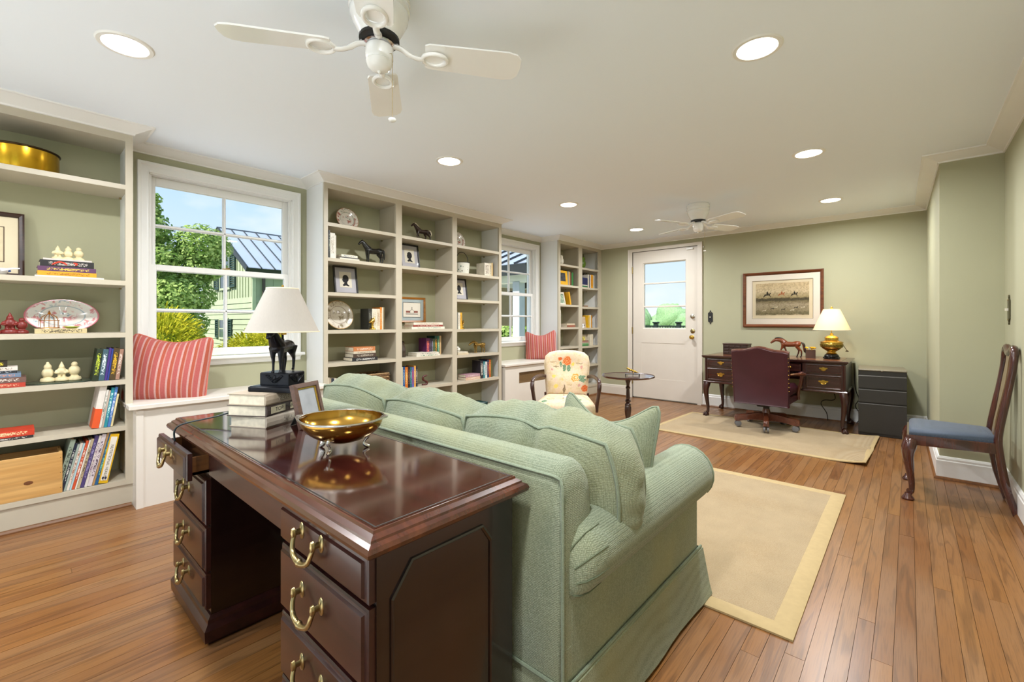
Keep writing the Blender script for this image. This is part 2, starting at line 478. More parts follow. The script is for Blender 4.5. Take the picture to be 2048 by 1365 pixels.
def window(n, X, h, label):
    y0, y1, z0, z1 = h
    # casing: stepped profile swept round jambs and head (out, in-room depth)
    prof = [(0, 0), (0, .012), (.006, .016), (.012, .014), (.040, .016), (.046, .024), (.060, .026), (.062, .020), (.062, 0)]
    secs = []
    for cy, cz, sy, sz in ((y0, z0, -1, 0), (y0, z1, -1, 1), (y1, z1, 1, 1), (y1, z0, 1, 0)):
        secs.append([(X+d, cy+sy*o, cz+sz*o*1.1) for o, d in prof])
    w = struct(f'window_{n}', MB().loft(secs), m_trim, label, 'window', smooth=25)
    obj('jamb', MB().box(X-.15, X, y0-.012, y0+.006, z0, z1).box(X-.15, X, y1-.006, y1+.012, z0, z1).box(X-.15, X, y0, y1, z1-.006, z1+.012)
        .box(X-.032, X-.018, y0, y0+.018, z0, z1).box(X-.032, X-.018, y1-.018, y1, z0, z1), m_trim, w)
    obj('sill', MB().prism([(X-.16, z0-.012), (X-.16, z0), (X+.045, z0+.010), (X+.055, z0+.004), (X+.055, z0-.012), (X+.045, z0-.016), (X, z0-.016)], y0-.085, y1+.085, 'y'), m_trim, w, bevel=.002, seg=1)
    obj('apron', MB().prism([(X, z0-.016), (X+.034, z0-.016), (X+.032, z0-.022), (X+.020, z0-.030), (X+.016, z0-.050), (X+.012, z0-.056), (X, z0-.058)], y0-.062, y1+.062, 'y'), m_trim, w)
    zm = 1.455
    sash(w, X-.034, y0+.006, y1-.006, z0+.010, zm+.040, .042, .055, .040, 'lower_sash')
    sash(w, X-.068, y0+.006, y1-.006, zm, z1-.006, .042, .040, .058, 'upper_sash')
    l = obj('sash_lock', MB().box(X-.066, X-.036, (y0+y1)/2-.025, (y0+y1)/2+.025, zm+.040, zm+.048).tube([(X-.05, (y0+y1)/2, zm+.052), (X-.04, (y0+y1)/2+.03, zm+.054)], .004), m_brass if n == 1 else m_black, w)
window(1, WL, WH1, 'white sash window over the near window seat, looking on trees')
window(2, WL3, WH2, 'white sash window over the far window seat, looking on porch')

# glazed door
d = thing('door_1', 'cream door with three glass lights over a panel', 'door', (0, BY, 0)); d['kind'] = 'structure'
dx0, dx1, _, dz = DH
prof = [(0, 0), (0, -.014), (.052, -.018), (.058, -.022), (.064, -.022), (.064, 0)]
secs = []
for cx, cz, sx, sz in ((dx0, 0, -1, 0), (dx0, dz, -1, 1), (dx1, dz, 1, 1), (dx1, 0, 1, 0)):
    secs.append([(cx+sx*o, y, cz+sz*o*.66) for o, y in prof])
obj('casing', MB().loft(secs), m_door, d)
obj('jamb', MB().box(dx0-.01, dx0, 0, .16, 0, dz).box(dx1, dx1+.01, 0, .16, 0, dz).box(dx0, dx1, 0, .16, dz, dz+.01).box(dx0, dx1, .03, .17, 0, .012), m_door, d)
gx0, gx1, gz0, gz1 = -2.885, -2.262, 1.007, 1.955
px0, px1, pz0, pz1 = -2.905, -2.275, .295, .805
y0, y1 = .012, .052
lf = MB()
wallgrid(lf, 'x', y0, y1, dx0+.004, dx1-.004, .014, dz-.005, [(gx0, gx1, gz0, gz1), (px0, px1, pz0, pz1)])
leaf = obj('leaf', lf, m_door, d)
obj('panel', MB().loft([[(px0+i, y, pz0+i), (px1-i, y, pz0+i), (px1-i, y, pz1-i), (px0+i, y, pz1-i)] for i, y in ((0, .016), (.012, .028), (.05, .026), (.062, .020))]), m_door, leaf)
obj('glazing_bead', MB().frame([(0, .052), (0, .014), (-.014, .03), (-.016, .06), (0, .06)], (gx0, gx1, gz0, gz1)), m_door, leaf)
for z in (1.323, 1.656):
    obj('glazing_bar', MB().box(gx0, gx1, .022, .05, z-.011, z+.011), m_door, leaf, bevel=.004, seg=1)
for a, b in ((gz0, 1.323), (1.323, 1.656), (1.656, gz1)):
    obj('pane', MB().box(gx0, gx1, .034, .037, a, b), glassmat(), leaf)
rose = [(.0, 0), (.030, .001), (.030, .006), (.022, .010), (.0, .012)]
RY = TR(rx=rad(90))
obj('deadbolt', MB().lathe(rose, 20, M=TR(-2.171, .012, 1.178) @ RY).lathe([(0, .01), (.02, .011), (.018, .03), (.012, .034), (0, .035)], 16, M=TR(-2.171, .012, 1.178) @ RY), plain('nickel', 'c9c4b8', .25, 1), leaf, smooth=35)
obj('lock_cylinder', MB().lathe(rose, 20, M=TR(-2.171, .012, .982) @ RY), m_brass, leaf, smooth=35)
obj('knob', MB().lathe([(.0, 0), (.026, .001), (.026, .005), (.010, .009), (.009, .03), (.022, .036), (.027, .048), (.022, .060), (.0, .064)], 20, M=TR(-2.177, .012, .900) @ RY), m_gold, leaf, smooth=35)
for z in (1.86, .98, .25):
    obj('hinge', MB().box(dx0-.006, dx0+.006, -.012, .012, z-.045, z+.045).tube([(dx0, -.012, z-.05), (dx0, -.012, z+.05)], .006), m_brass, d)
obj('alarm_contact', MB().cbox(dx1-.15, dx1-.06, -.008, .012, dz-.045, dz-.018, .004), m_trim, d)
obj('cable_clip', MB().cbox(-2.035, -2.02, -.012, 0, 2.085, 2.105, .003), m_trim, d)

# ------------------------------------------------------------------ bookcases
m_side = plain('daylit white side panel', 'e6e7e6', .45, var=.01)  # white of the end panels paints in the window daylight on them
m_back = plain('sage bookcase back', 'a8a688', .75, var=.02, scale=2)
def bookcase(name, label, xf, xw, y0, y1, stiles, shelves, group=None):
    # xf: face, xw: wall behind; stiles: list of (ya, yb); shelves: per section list of top heights
    b = thing(name, label, 'bookcase', (0, 0, 0), group=group)
    ft = .02
    for ya, yb in stiles: obj('stile', MB().box(xf-ft, xf, ya, yb, .131, 2.178), m_cream, b)
    obj('top_rail', MB().box(xf-ft, xf, y0, y1, 2.178, CZ-.01), m_cream, b)
    obj('base_board', MB().box(xf-.03, xf-.009, y0, y1, 0, .131), m_cream, b)
    for ya, yb in stiles:
        c = (ya+yb)/2
        if ya == y0: a, e = y0, y0+.02
        elif yb == y1: a, e = y1-.02, y1
        else: a, e = c-.010, c+.010
        obj('upright', MB().box(xw+.002, xf-ft, a, e, 0, 2.19 if a not in (y0, y1-.02) else CZ-.01), m_cream if a not in (y0, y1-.02) else m_side, b)
    obj('top_panel', MB().box(xw+.002, xf-ft, y0+.02, y1-.02, 2.178, 2.196), m_cream, b)
    obj('back_panel', MB().box(xw+.001, xw+.010, y0+.02, y1-.02, .10, 2.178), m_back, b)
    for i in range(len(stiles)-1):
        a, e = stiles[i][1], stiles[i+1][0]
        ua = stiles[i][0]+.02 if i == 0 else (stiles[i][0]+stiles[i][1])/2+.010
        ue = stiles[i+1][1]-.02 if i == len(stiles)-2 else (stiles[i+1][0]+stiles[i+1][1])/2-.010
        for z in shelves[i]:
            t = .028
            mbs = MB().box(xw+.010, xf-ft, ua, ue, z-t, z)
            mbs.box(xf-ft, xf-.001, a, e, z-t, z)
            obj('shelf', mbs, m_cream, b)
            for yy in (ua, ue-.012):
                obj('shelf_clip', MB().box(xw+.05, xw+.065, yy, yy+.012, z-t-.01, z-t), m_brass, b)
    return b
S_L = [[1.919, 1.347, 1.038, .759, .485, .160]]
bookcase('bookcase', 'cream built-in bookcase at the left edge, holding chess figures', XB, WL, -.75, .497, [(-.75, -.71), (.462, .497)], S_L)
S_A = [1.906, 1.622, 1.344, 1.035, .767, .484, .16]
S_B = [1.903, 1.622, 1.034, .770, .484, .16]
S_C = [1.902, 1.618, 1.340, 1.027, .758, .480, .16]
bookcase('bookcase', 'wide three-bay cream bookcase between the two windows', XB, WL, 1.671, 3.748, [(1.671, 1.703), (2.340, 2.404), (3.013, 3.074), (3.707, 3.748)], [S_A, S_B, S_C])
S_D = [1.905, 1.620, 1.347, 1.030, .756, .478, .16]
S_E = [1.900, 1.616, 1.328, 1.018, .748, .469, .16]
bookcase('bookcase', 'narrow two-bay cream bookcase in the far corner by the door', XB3, WL3, 4.964, BY, [(4.964, 5.011), (5.463, 5.556), (6.012, BY)], [S_D, S_E])
for i, (ya, yb, xf) in enumerate(((-.75, .490, XB), (4.964, BY, XB3))):
    tag(obj('shoe_moulding', MB().prism([(xf-.009, 0), (xf+.012, 0), (xf+.011, .008), (xf+.004, .018), (xf-.009, .02)], ya, yb, 'y'), m_shoe), 'brown oak shoe moulding under the ' + ('left edge' if i == 0 else 'far corner') + ' bookcase', 'moulding', kind='structure')

# ------------------------------------------------------------------ window seats
def seat(label, y0, y1, xf, xw, top, grille):
    s = thing('window_seat', label, 'window seat', (0, 0, 0))
    obj('seat_top', MB().box(xw, xf+.022, y0-(.035 if not grille else .02), y1-.0, top-.026, top), m_bench, s, bevel=.003, seg=1)
    if not grille:
        obj('front_panel', MB().box(xf-.03, xf-.006, y0+.034, y1, 0, top-.026), m_bench, s)
        obj('corner_stile', MB().box(xf-.03, xf, y0, y0+.034, 0, top-.026), m_bench, s)
        obj('end_panel', MB().box(xw, xf-.03, y0, y0+.018, 0, top-.026), m_bench, s)
    else:
        g = grille; f = MB()
        wallgrid(f, 'y', xf-.02, xf, y0, y1, 0, top-.026, [g, (g[0]+.02, g[1]-.02, 0, .10)])
        obj('front_panel', f, m_bench, s)
        obj('end_panel', MB().box(xw, xf-.02, y0, y0+.018, 0, top-.026), m_bench, s)
        obj('radiator_grille', MB().box(xf-.024, xf-.018, g[0]-.01, g[1]+.01, g[2]-.01, g[3]+.01), plain('brown mesh', '6b5230', .6, var=.25, scale=120), s)
        for sy, yy in ((1, g[0]+.02), (-1, g[1]-.02)):
            obj('arch_bracket', MB().prism([(yy, .10), (yy, .04)] + [(yy+sy*(.06-.06*math.cos(t)), .04+.06*math.sin(t)) for t in (.3, .6, .9, 1.2, 1.57)], xf-.02, xf, 'x'), m_bench, s)
        obj('shade_sheet', MB().box(xf-.26, xf-.25, y0+.02, y1, 0, .3), m_black, s)  # black sheet stands in for the shade inside the seat
    return s
seat('white window seat under the near window, holding a striped pillow', .497, 1.671, -3.389, WL, .613, None)
seat('cream radiator window seat with brown grille under the far window', 3.790, 4.964, -3.470, WL3, .612, (4.036, 4.72, .367, .501))
# ------------------------------------------------------------------ recessed lights
m_lens = emit('light lens', 'fff4e2', 9)
LN = {(0, 0): 'over the left edge bookcase end', (0, 1): 'before the wide bookcase, second from the near end', (0, 2): 'before the far window, third in its row', (0, 3): 'nearest the glazed door',
      (1, 1): 'big one at the upper right above the sofa', (1, 2): 'second of the right-hand row', (1, 3): 'farthest of the right-hand row, near the print', (1, 0): 'beside the viewpoint',
      (0, -1): 'behind the viewpoint on the bookcase side', (1, -1): 'behind the viewpoint on the wall side'}
LP = {(0, 0): (-2.476, .328), (1, 1): (-.485, 2.123), (0, 1): (-2.497, 2.126), (1, 2): (-.52, 3.68), (0, 2): (-2.532, 3.70), (1, 3): (-.56, 5.23), (0, 3): (-2.57, 5.26), (1, 0): (-.46, .40), (0, -1): (-2.47, -1.2), (1, -1): (-.45, -1.2)}
ring = MB().lathe([(.076, -.001), (.080, -.006), (.094, -.006), (.099, -.001), (.099, .004), (.076, .004)], 32)
ring_me = MB().loft([[(r*math.cos(2*PI*i/32), r*math.sin(2*PI*i/32), z) for i in range(32)] for r, z in ((.076, .0), (.079, -.006), (.094, -.006), (.099, 0))], cap=False).mesh('trim_ring', 40)
lens_me = MB().lathe([(.077, -.0015), (.077, -.003), (.02, -.0035)], 32).mesh('lens', 40)
for k, (x, y) in LP.items():
    t = thing('recessed_light', 'round white recessed ceiling light ' + LN[k], 'ceiling light', (x, y, CZ), group='recessed ceiling lights')
    link('trim_ring', ring_me, m_trim, t); link('lens', lens_me, m_lens, t)
    d = bpy.data.lights.new('downlight', 'AREA'); d.shape = 'DISK'; d.size = .15; d.energy = 14.5; d.color = (.98, .99, 1.0); d.spread = rad(170)
    o = bpy.data.objects.new('downlight', d); COL.objects.link(o); o.parent = t; o.location = (0, 0, -.008)
# ------------------------------------------------------------------ shape helpers for furniture
def rings(mb, rect, lev, M=None):
    # rectangular mouldings: rect x0,x1,y0,y1 ; lev list of (outset, z)
    x0, x1, y0, y1 = rect
    return mb.loft([[(x0-o, y0-o, z), (x1+o, y0-o, z), (x1+o, y1+o, z), (x0-o, y1+o, z)] for o, z in lev], M=M)
def facerings(mb, rect, lev, M=None):
    # same on a front facing -y: rect x0,x1,z0,z1 ; lev list of (inset, y)
    x0, x1, z0, z1 = rect
    return mb.loft([[(x0+i, y, z0+i), (x1-i, y, z0+i), (x1-i, y, z1-i), (x0+i, y, z1-i)] for i, y in lev], M=M)
def fuse(mb, voxel, it=4, name='figure'):
    # one continuous skin from overlapping closed pieces
    me = mb.mesh('tmp'); o = bpy.data.objects.new('tmp', me); COL.objects.link(o)
    r = o.modifiers.new('r', 'REMESH'); r.mode = 'VOXEL'; r.voxel_size = voxel
    s = o.modifiers.new('s', 'SMOOTH'); s.iterations = it; s.factor = .5
    dg = bpy.context.evaluated_depsgraph_get()
    out = bpy.data.meshes.new_from_object(o.evaluated_get(dg)); out.name = name
    bpy.data.objects.remove(o); bpy.data.meshes.remove(me)
    out.materials.clear(); out.shade_smooth()
    return out
def horse_mb(step=0.0, head=0.0, tail=(.47, .22), slim=1.0):
    m = MB(); q = slim
    m.tube(spl([(.36,0,.63),(.27,0,.61),(.08,0,.59),(-.12,0,.60),(-.27,0,.64),(-.37,0,.64)], 4), [.05*q,.08*q,.10*q,.115*q,.125*q,.13*q,.13*q,.13*q,.128*q,.125*q,.122*q,.122*q,.125*q,.13*q,.13*q,.128*q,.12*q,.11*q,.095*q,.08*q,.05*q], 12)
    hx, hz = .53+head*.10, .94-head*.22
    m.tube(spl([(.22,0,.64),(.33,0,.76),(.44+head*.04,0,.88-head*.12),(hx,0,hz)], 4), [.135*q,.135*q,.13*q,.122*q,.115*q,.108*q,.10*q,.094*q,.088*q,.08*q,.074*q,.07*q,.066*q], 10, flat=1.0)
    m.tube([(hx-.02,0,hz+.01),(hx+.05,0,hz-.05),(hx+.11,0,hz-.11),(hx+.145,0,hz-.155)], [.068,.064,.046,.040], 10)
    for s in (-1, 1):
        m.tube([(hx-.015, s*.028, hz+.04), (hx-.005, s*.034, hz+.10)], [.018, .004], 6)
        f = step*s
        m.tube(spl([(.27, s*.07, .60), (.275+f*.04, s*.07, .40), (.27+f*.09, s*.07, .30), (.265+f*.06, s*.07, .08), (.275+f*.05, s*.07, .045), (.295+f*.05, s*.07, .0)], 2), [.075,.058,.045,.036,.033,.026,.024,.026,.03,.032,.034], 8)
        g = -step*s
        m.tube(spl([(-.27, s*.075, .62), (-.24+g*.02, s*.08, .46), (-.34+g*.06, s*.075, .30), (-.315+g*.09, s*.075, .07), (-.30+g*.09, s*.075, .035), (-.275+g*.09, s*.075, .0)], 2), [.11,.095,.075,.05,.036,.03,.026,.026,.03,.032,.034], 8)
    m.tube(spl([(-.36,0,.69),(-.43,0,.66),(-tail[0],0,.50),(-tail[0]-.02,0,tail[1])], 4), [.025,.03,.035,.035,.04,.042,.045,.045,.042,.04,.035,.025,.01], 8)
    m.tube(spl([(.25,.0,.76),(.34,0,.86),(.43+head*.03,0,.96-head*.10),(hx-.01,0,hz+.06)], 3), [.02,.028,.03,.03,.03,.03,.028,.026,.02,.015][:10], 6)
    return m
def zcol(name, lo, hi, z0, z1, rough=.35, metal=0):
    q = NT(name); t = q.n('ShaderNodeTexCoord'); s = q.n('ShaderNodeSeparateXYZ', {0: t.outputs['Object']})
    mr = q.n('ShaderNodeMapRange', {'Value': s.outputs['Z'], 'From Min': z0, 'From Max': z1})
    nz = q.n('ShaderNodeTexNoise', {'Vector': q.coord((14,)*3), 'Scale': 1.0, 'Detail': 2})
    ad = q.n('ShaderNodeMath', {0: mr.outputs[0], 1: nz.outputs[0]}, operation='MULTIPLY_ADD'); ad.inputs[2].default_value = -.15
    ad = q.n('ShaderNodeMath', {0: mr.outputs[0], 1: nz.outputs[0]}, operation='MULTIPLY')
    q.set(rough, metal, .2, color=q.ramp(mr.outputs[0], [(.0, lin(lo)), (.6, lin(hi)), (1, lin(hi))]))
    return q.m
def cushion(mb, w, h, t, nu=30, nv=30, pinch=.08, wr=.01, seed=0, p=2.6, dip=0.0, M=None, wfreq=9):
    # knife-edge pillow in XZ, thickness along y; corners drawn out to ears
    for sgn in (1, -1):
        def fn(a, b):
            u, v = a*2-1, b*2-1
            rc = 1-.10*(u*u*v*v)**3
            x = u*w/2*rc*(1-pinch*(1-v*v)*abs(u)); z = v*h/2*rc*(1-pinch*(1-u*u)*abs(v))
            if dip and v > 0: z -= dip*(1-u*u)**1.5*v
            e = max(0, (1-abs(u)**p)*(1-abs(v)**p))**.55
            y = sgn*t/2*e
            nz = noise.noise(Vector((x*wfreq+seed, z*wfreq*.6, seed*3.1+sgn)))
            y += wr*nz*min(1, e*2.5)*sgn
            if dip: y *= 1-.3*max(0, v)*(1-u*u)
            return (x, y, z)
        mb.grid(fn, nu, nv, M=M)
    return mb
def pillow_edge(w, h, pinch, dip=0, n=14):
    pts = []
    for k in range(4):
        for i in range(n):
            t = i/n*2-1
            u, v = ((t, -1), (1, t), (-t, 1), (-1, -t))[k]
            rc = 1-.10*(u*u*v*v)**3
            x = u*w/2*rc*(1-pinch*(1-v*v)*abs(u)); z = v*h/2*rc*(1-pinch*(1-u*u)*abs(v))
            if dip and v > 0: z -= dip*(1-u*u)**1.5*v
            pts.append((x, 0, z))
    return pts

# ------------------------------------------------------------------ near pedestal desk
m_top = wood('polished desk top', '431c15', '2a0f0b', .10, 1.0, axis=0, scale=.9)
m_edge = wood('lamplight-tinted desk edge', '5e2f1b', '331611', .22, .6, axis=0, scale=1.0)  # orange tint puts lamplight into the edge colour
def bail_pull(parent, x, z, y, w=.10, drop=.045, k=1.0, mat=None):
    m = mat or m_brass
    h = obj('bail_pull', MB().tube(spl([(x-w/2, y-.016*k, z), (x-w/2+.002, y-.022*k, z-drop*.35), (x-w/2+.012*k, y-.026*k, z-drop*.8), (x-.012*k, y-.028*k, z-drop), (x+.012*k, y-.028*k, z-drop), (x+w/2-.012*k, y-.026*k, z-drop*.8), (x+w/2-.002, y-.022*k, z-drop*.35), (x+w/2, y-.016*k, z)], 3), [.005*k]*3+[.0055*k]*3+[.006*k]*3+[.0065*k]*4+[.006*k]*3+[.0055*k]*3+[.005*k]*3, 8)
        .sphere((x, y-.028*k, z-drop), .0085*k, .0085*k, .0095*k, 8, 6), m, parent, smooth=50)
    for s in (-1, 1):
        obj('rosette', MB().lathe([(0, 0), (.011*k, .0005), (.010*k, .003), (.004*k, .005), (.004*k, .016*k), (.007*k, .018*k), (.006*k, .024*k), (0, .026*k)], 12, M=TR(x+s*w/2, y, z) @ TR(rx=rad(90)), sy=1.75), m, h, smooth=50)
    return h
desk = thing('pedestal_desk', 'dark mahogany pedestal desk behind the sofa, left top drawer ajar', 'desk', (-1.487, .6515, 0))
desk.scale = (.929, .965, 1.0175)
RT = (-.795, .795, -.205, .205)
obj('desk_top', rings(MB(), RT, [(-.01, .652), (.020, .656), (.028, .662), (.030, .670), (.026, .678), (.016, .682), (.015, .687), (.004, .693), (.002, .6985), (-.004, .699)]), m_edge, desk, smooth=24)
obj('top_field', MB().box(-.793, .793, -.203, .203, .690, .700), m_top, desk)
obj('edge_line', MB().loft([[(x*a, y*b, z) for x, y in ((-.789, -.199), (.789, -.199), (.789, .199), (-.789, .199))] for a, b, z in ((1, 1, .7003), (.9955, .982, .7003), (.9955, .982, .6998), (1, 1, .6998))], loop=True), m_black, desk)
FY = -.2
zs = [(.558, .648), (.397, .549), (.240, .386), (.112, .231)]
lev = [(0, FY+.004), (0, FY-.010), (.004, FY-.013), (.010, FY-.014), (.013, FY-.020), (.018, FY-.021)]
for k, (x0, x1) in enumerate(((-.790, -.330), (.355, .790))):
    car = obj('pedestal', MB().box(x0, x1, FY+.004, .205, .09, .652), m_mahogz, desk)
    rings(pl := MB(), (x0, x1, FY+.004, .205), [(.010, 0), (.010, .012), (.024, .014), (.026, .052), (.020, .062), (.014, .070), (.012, .082), (.004, .092), (-.01, .094)])
    obj('plinth', pl, m_mahog, car, smooth=25)
    for j, (a, b) in enumerate(zs):
        dy = -.055 if (k == 0 and j == 0) else 0
        dr = obj('drawer', facerings(MB(), (x0+.004, x1-.004, a, b), [(i, y+dy) for i, y in lev]), m_mahog, car, smooth=20)
        if dy: obj('drawer_box', MB().box(x0+.03, x1-.03, FY+dy, FY+.1, a+.01, a+.02).box(x0+.03, x0+.04, FY+dy, FY+.1, a+.01, b-.02).box(x1-.04, x1-.03, FY+dy, FY+.1, a+.01, b-.02), m_shoe, dr)
        bail_pull(dr, (x0+x1)/2-.02*k, (a+b)/2+.018, FY-.021+dy, .10 if k else .085)
    if k == 1:
        c = .05; ya, yb, za, zb = -.165, .125, .135, .612
        oct_ = [(ya+c, za), (yb-c*.6, za), (yb, za+c), (yb, zb-c*.8), (yb-c*.6, zb), (ya+c, zb), (ya, zb-c*1.2), (ya, za+c)]
        obj('side_moulding', MB().loft([[(x1+d, cy+(y-cy)*f, cz+(z-cz)*g) for (f, g, d) in ((1, 1, 0), (1, 1, .004), (.975, .985, .006), (.95, .97, .003), (.95, .97, 0)) ] for (y, z) in oct_ for cy, cz in ((-.02, .37),)], loop=True), m_mahogz, car)
obj('centre_drawer', facerings(MB(), (-.326, .351, .565, .646), [(0, FY+.02), (0, FY), (.004, FY-.004), (.008, FY-.004)]), m_mahog, desk)
obj('modesty_panel', MB().box(-.33, .355, .185, .2, .12, .652), m_mahogz, desk)

# ------------------------------------------------------------------ rugs
m_sisal = fabric('sisal weave', 'b2a082', '987f5a', 260, .95, .4)
m_band = plain('rug binding', 'b09a70', .9, var=.04, scale=40)
def rug(label, x0, x1, y0, y1, bw, curl, grp):
    t = thing('area_rug', label, 'rug', ((x0+x1)/2, (y0+y1)/2, 0), group=grp)
    hx, hy = (x1-x0)/2, (y1-y0)/2
    def zz(x, y):
        e = 0
        if curl and x > hx-.25 and y < 0: e = curl*((x-(hx-.25))/.25)**2*((-y)/hy)
        if curl and x > hx-.18 and y > 0: e = curl*.5*((x-(hx-.18))/.18)**2
        return .009+e+.0012*noise.noise(Vector((x*4, y*4, 1)))
    obj('field', MB().grid(lambda a, b: ((a*2-1)*(hx-bw*.5), (b*2-1)*(hy-bw*.5), zz((a*2-1)*hx, (b*2-1)*hy)), 26, 26), m_sisal, t, smooth=60)
    for k in range(4):
        cs = []
        n = 24
        for i in range(n+1):
            s = i/n*2-1
            if k == 0: o, q = (s*hx, -hy), (s*(hx-bw), -hy+bw)
            elif k == 1: o, q = (hx, s*hy), (hx-bw, s*(hy-bw))
            elif k == 2: o, q = (-s*hx, hy), (-s*(hx-bw), hy-bw)
            else: o, q = (-hx, -s*hy), (-hx+bw, -s*(hy-bw))
            zo, zq = zz(*o), zz(*q)
            cs.append([(o[0], o[1], zo-.008), (o[0], o[1], zo-.001), (o[0]*.8+q[0]*.2, o[1]*.8+q[1]*.2, zo+.0035), (q[0]*.8+o[0]*.2, q[1]*.8+o[1]*.2, zq+.0035), (q[0], q[1], zq-.001), (q[0], q[1], zq-.008)])
        obj('binding', MB().loft(cs), m_band, t, smooth=50)
    return t
rug('large cream woven rug with bound edge in front of the sofa', -1.98, -.297, 1.787, 3.515, .075, .0, 'cream bound rugs')
r2 = rug('smaller cream rug under the desk chair, right edge curling up', -2.0, -.225, 4.36, 5.50, .045, .028, 'cream bound rugs')
r2.rotation_euler = (0, 0, rad(-1.8))

# ------------------------------------------------------------------ sofa
m_sofa = fabric('sage woven upholstery', 'a0a892', '727d68', 230, .95, .5, mottled='96946a')  # olive mottling mixes the lamp-lit tone into the cloth colour
m_pipe = fabric('sage piping', '9aa590', '74806a', 500, .95, .3)
m_crease_shade = plain('painted crease shade', '59614a', .95)
sofa = thing('sofa', 'sage green rolled-arm sofa with loose cushions and flared skirt', 'sofa', (-1.44, 1.362, 0))
body = MB().box(-.81, .81, -.455, .46, .06, .30).box(-.675, .675, -.32, .44, .29, .335)
obj('base', body, m_sofa, sofa, bevel=.01)
sk = []
for z, o in ((.205, .002), (.200, .010), (.13, .016), (.06, .022), (.014, .028)):
    ring_ = []
    for k, (ax, ay, bx, by) in enumerate(((-.815, -.465, .815, -.465), (.815, -.465, .815, .47), (.815, .47, -.815, .47), (-.815, .47, -.815, -.465))):
        n = 14
        for i in range(n):
            t = i/n; x, y = ax+(bx-ax)*t, ay+(by-ay)*t
            wv = .003*math.sin(t*PI*5)*(1-z/.2)
            fl = .010*(1-z/.2)*max(0, 1-min(t, 1-t)*8)
            nx, ny = ((0,-1),(1,0),(0,1),(-1,0))[k]
            cx = 1 if x > .805 else (-1 if x < -.805 else 0)
            cy = 1 if y > .46 else (-1 if y < -.455 else 0)
            ring_.append((x+(nx or cx)*(o+wv+fl), y+(ny or cy)*(o+wv+fl)*(1 if (ny or cy) > 0 else .3), z))
    sk.append(ring_)
obj('skirt', MB().loft(sk, cap=False), m_sofa, sofa, smooth=50)
for (a, b) in (((-.815, -.467), (.815, -.467)), ((.815, -.467), (.815, .472))):
    obj('skirt_welt', MB().tube([(a[0]*1.004, a[1]*1.006, .207), (b[0]*1.004, b[1]*1.006, .207)], .005, 6), m_pipe, sofa, smooth=60)
# back with rolled top
bp = [(-.465, .20), (-.467, .69), (-.463, .716), (-.448, .737), (-.424, .749), (-.392, .750), (-.362, .738), (-.342, .715), (-.330, .68), (-.32, .45), (-.32, .20)]
def back_sec(x, s=1.0, dz=0):
    return [(x, -.40+(y+.40)*s, .45+(z-.45)*s+dz) for y, z in bp]
secs = [back_sec(-.808, .86, -.01), back_sec(-.803, .96), back_sec(-.785), back_sec(-.3), back_sec(.3), back_sec(.770), back_sec(.793, .975, -.004), back_sec(.805, .93, -.012), back_sec(.809, .80, -.03)]
obj('back', MB().loft(secs), m_sofa, sofa, smooth=60)
obj('back_welt', MB().tube([(-.80, -.468, .205), (-.80, -.470, .69), (-.80, -.466, .720), (-.2, -.4675, .718), (.3, -.4675, .718), (.783, -.465, .718), (.799, -.461, .712), (.807, -.464, .69), (.811, -.468, .45), (.811, -.468, .21)], .0045, 6), m_pipe, sofa, smooth=60)
# arms: outside panel and rolled top, gathered at the rear
for s in (1, -1):
    secs = []
    for y, sc, dz in ((-.440, .30, -.05), (-.436, .62, -.035), (-.424, .80, -.022), (-.395, .95, -.008), (-.34, 1.0, 0), (0, 1.0, 0), (.40, 1.0, 0), (.455, 1.0, 0), (.466, .95, 0), (.469, .84, 0)):
        cx, cz, r = .765, .497+dz, .106*sc
        ring_ = [(s*(cx+r*math.cos(t)), y, cz+r*math.sin(t)) for t in [PI*2*i/22-PI*.62 for i in range(22)]]
        secs.append(ring_)
    arm = obj('arm_roll', MB().loft(secs), m_sofa, sofa, smooth=60)
    obj('arm_panel', MB().box(min(s*.68, s*.811), max(s*.68, s*.811), -.435, .462, .19, .48), m_sofa, sofa, bevel=.012)
    obj('arm_welt', MB().tube([(s*(.765+.104*math.cos(t)), .466, .497+.104*math.sin(t)) for t in [PI*1.38*i/16-PI*.22 for i in range(17)]], .0045, 6), m_pipe, arm, smooth=60)
    if s == 1:
        AT = ((-.440, .30, -.05), (-.436, .62, -.035), (-.424, .80, -.022), (-.395, .95, -.008), (-.34, 1.0, 0))
        for j in range(5):
            t = PI*(.50-.17*j)
            pts = [(.765+.1065*sc*math.cos(t-.05*i), y-.001, .497+dz+.1065*sc*math.sin(t-.05*i)) for i, (y, sc, dz) in enumerate(AT)][1:]
            obj('gather', MB().tube(pts, [.0022, .0022, .0018, .0008], 5), m_crease_shade, arm, smooth=60)  # thin dark tubes paint the shade between the gathers
for j in range(3):
    x0, x1 = -.66+j*.44, -.66+(j+1)*.44
    obj('seat_cushion', MB().cbox(x0+.004, x1-.004, -.30, .47, .33, .435, .03), m_sofa, sofa, smooth=60)
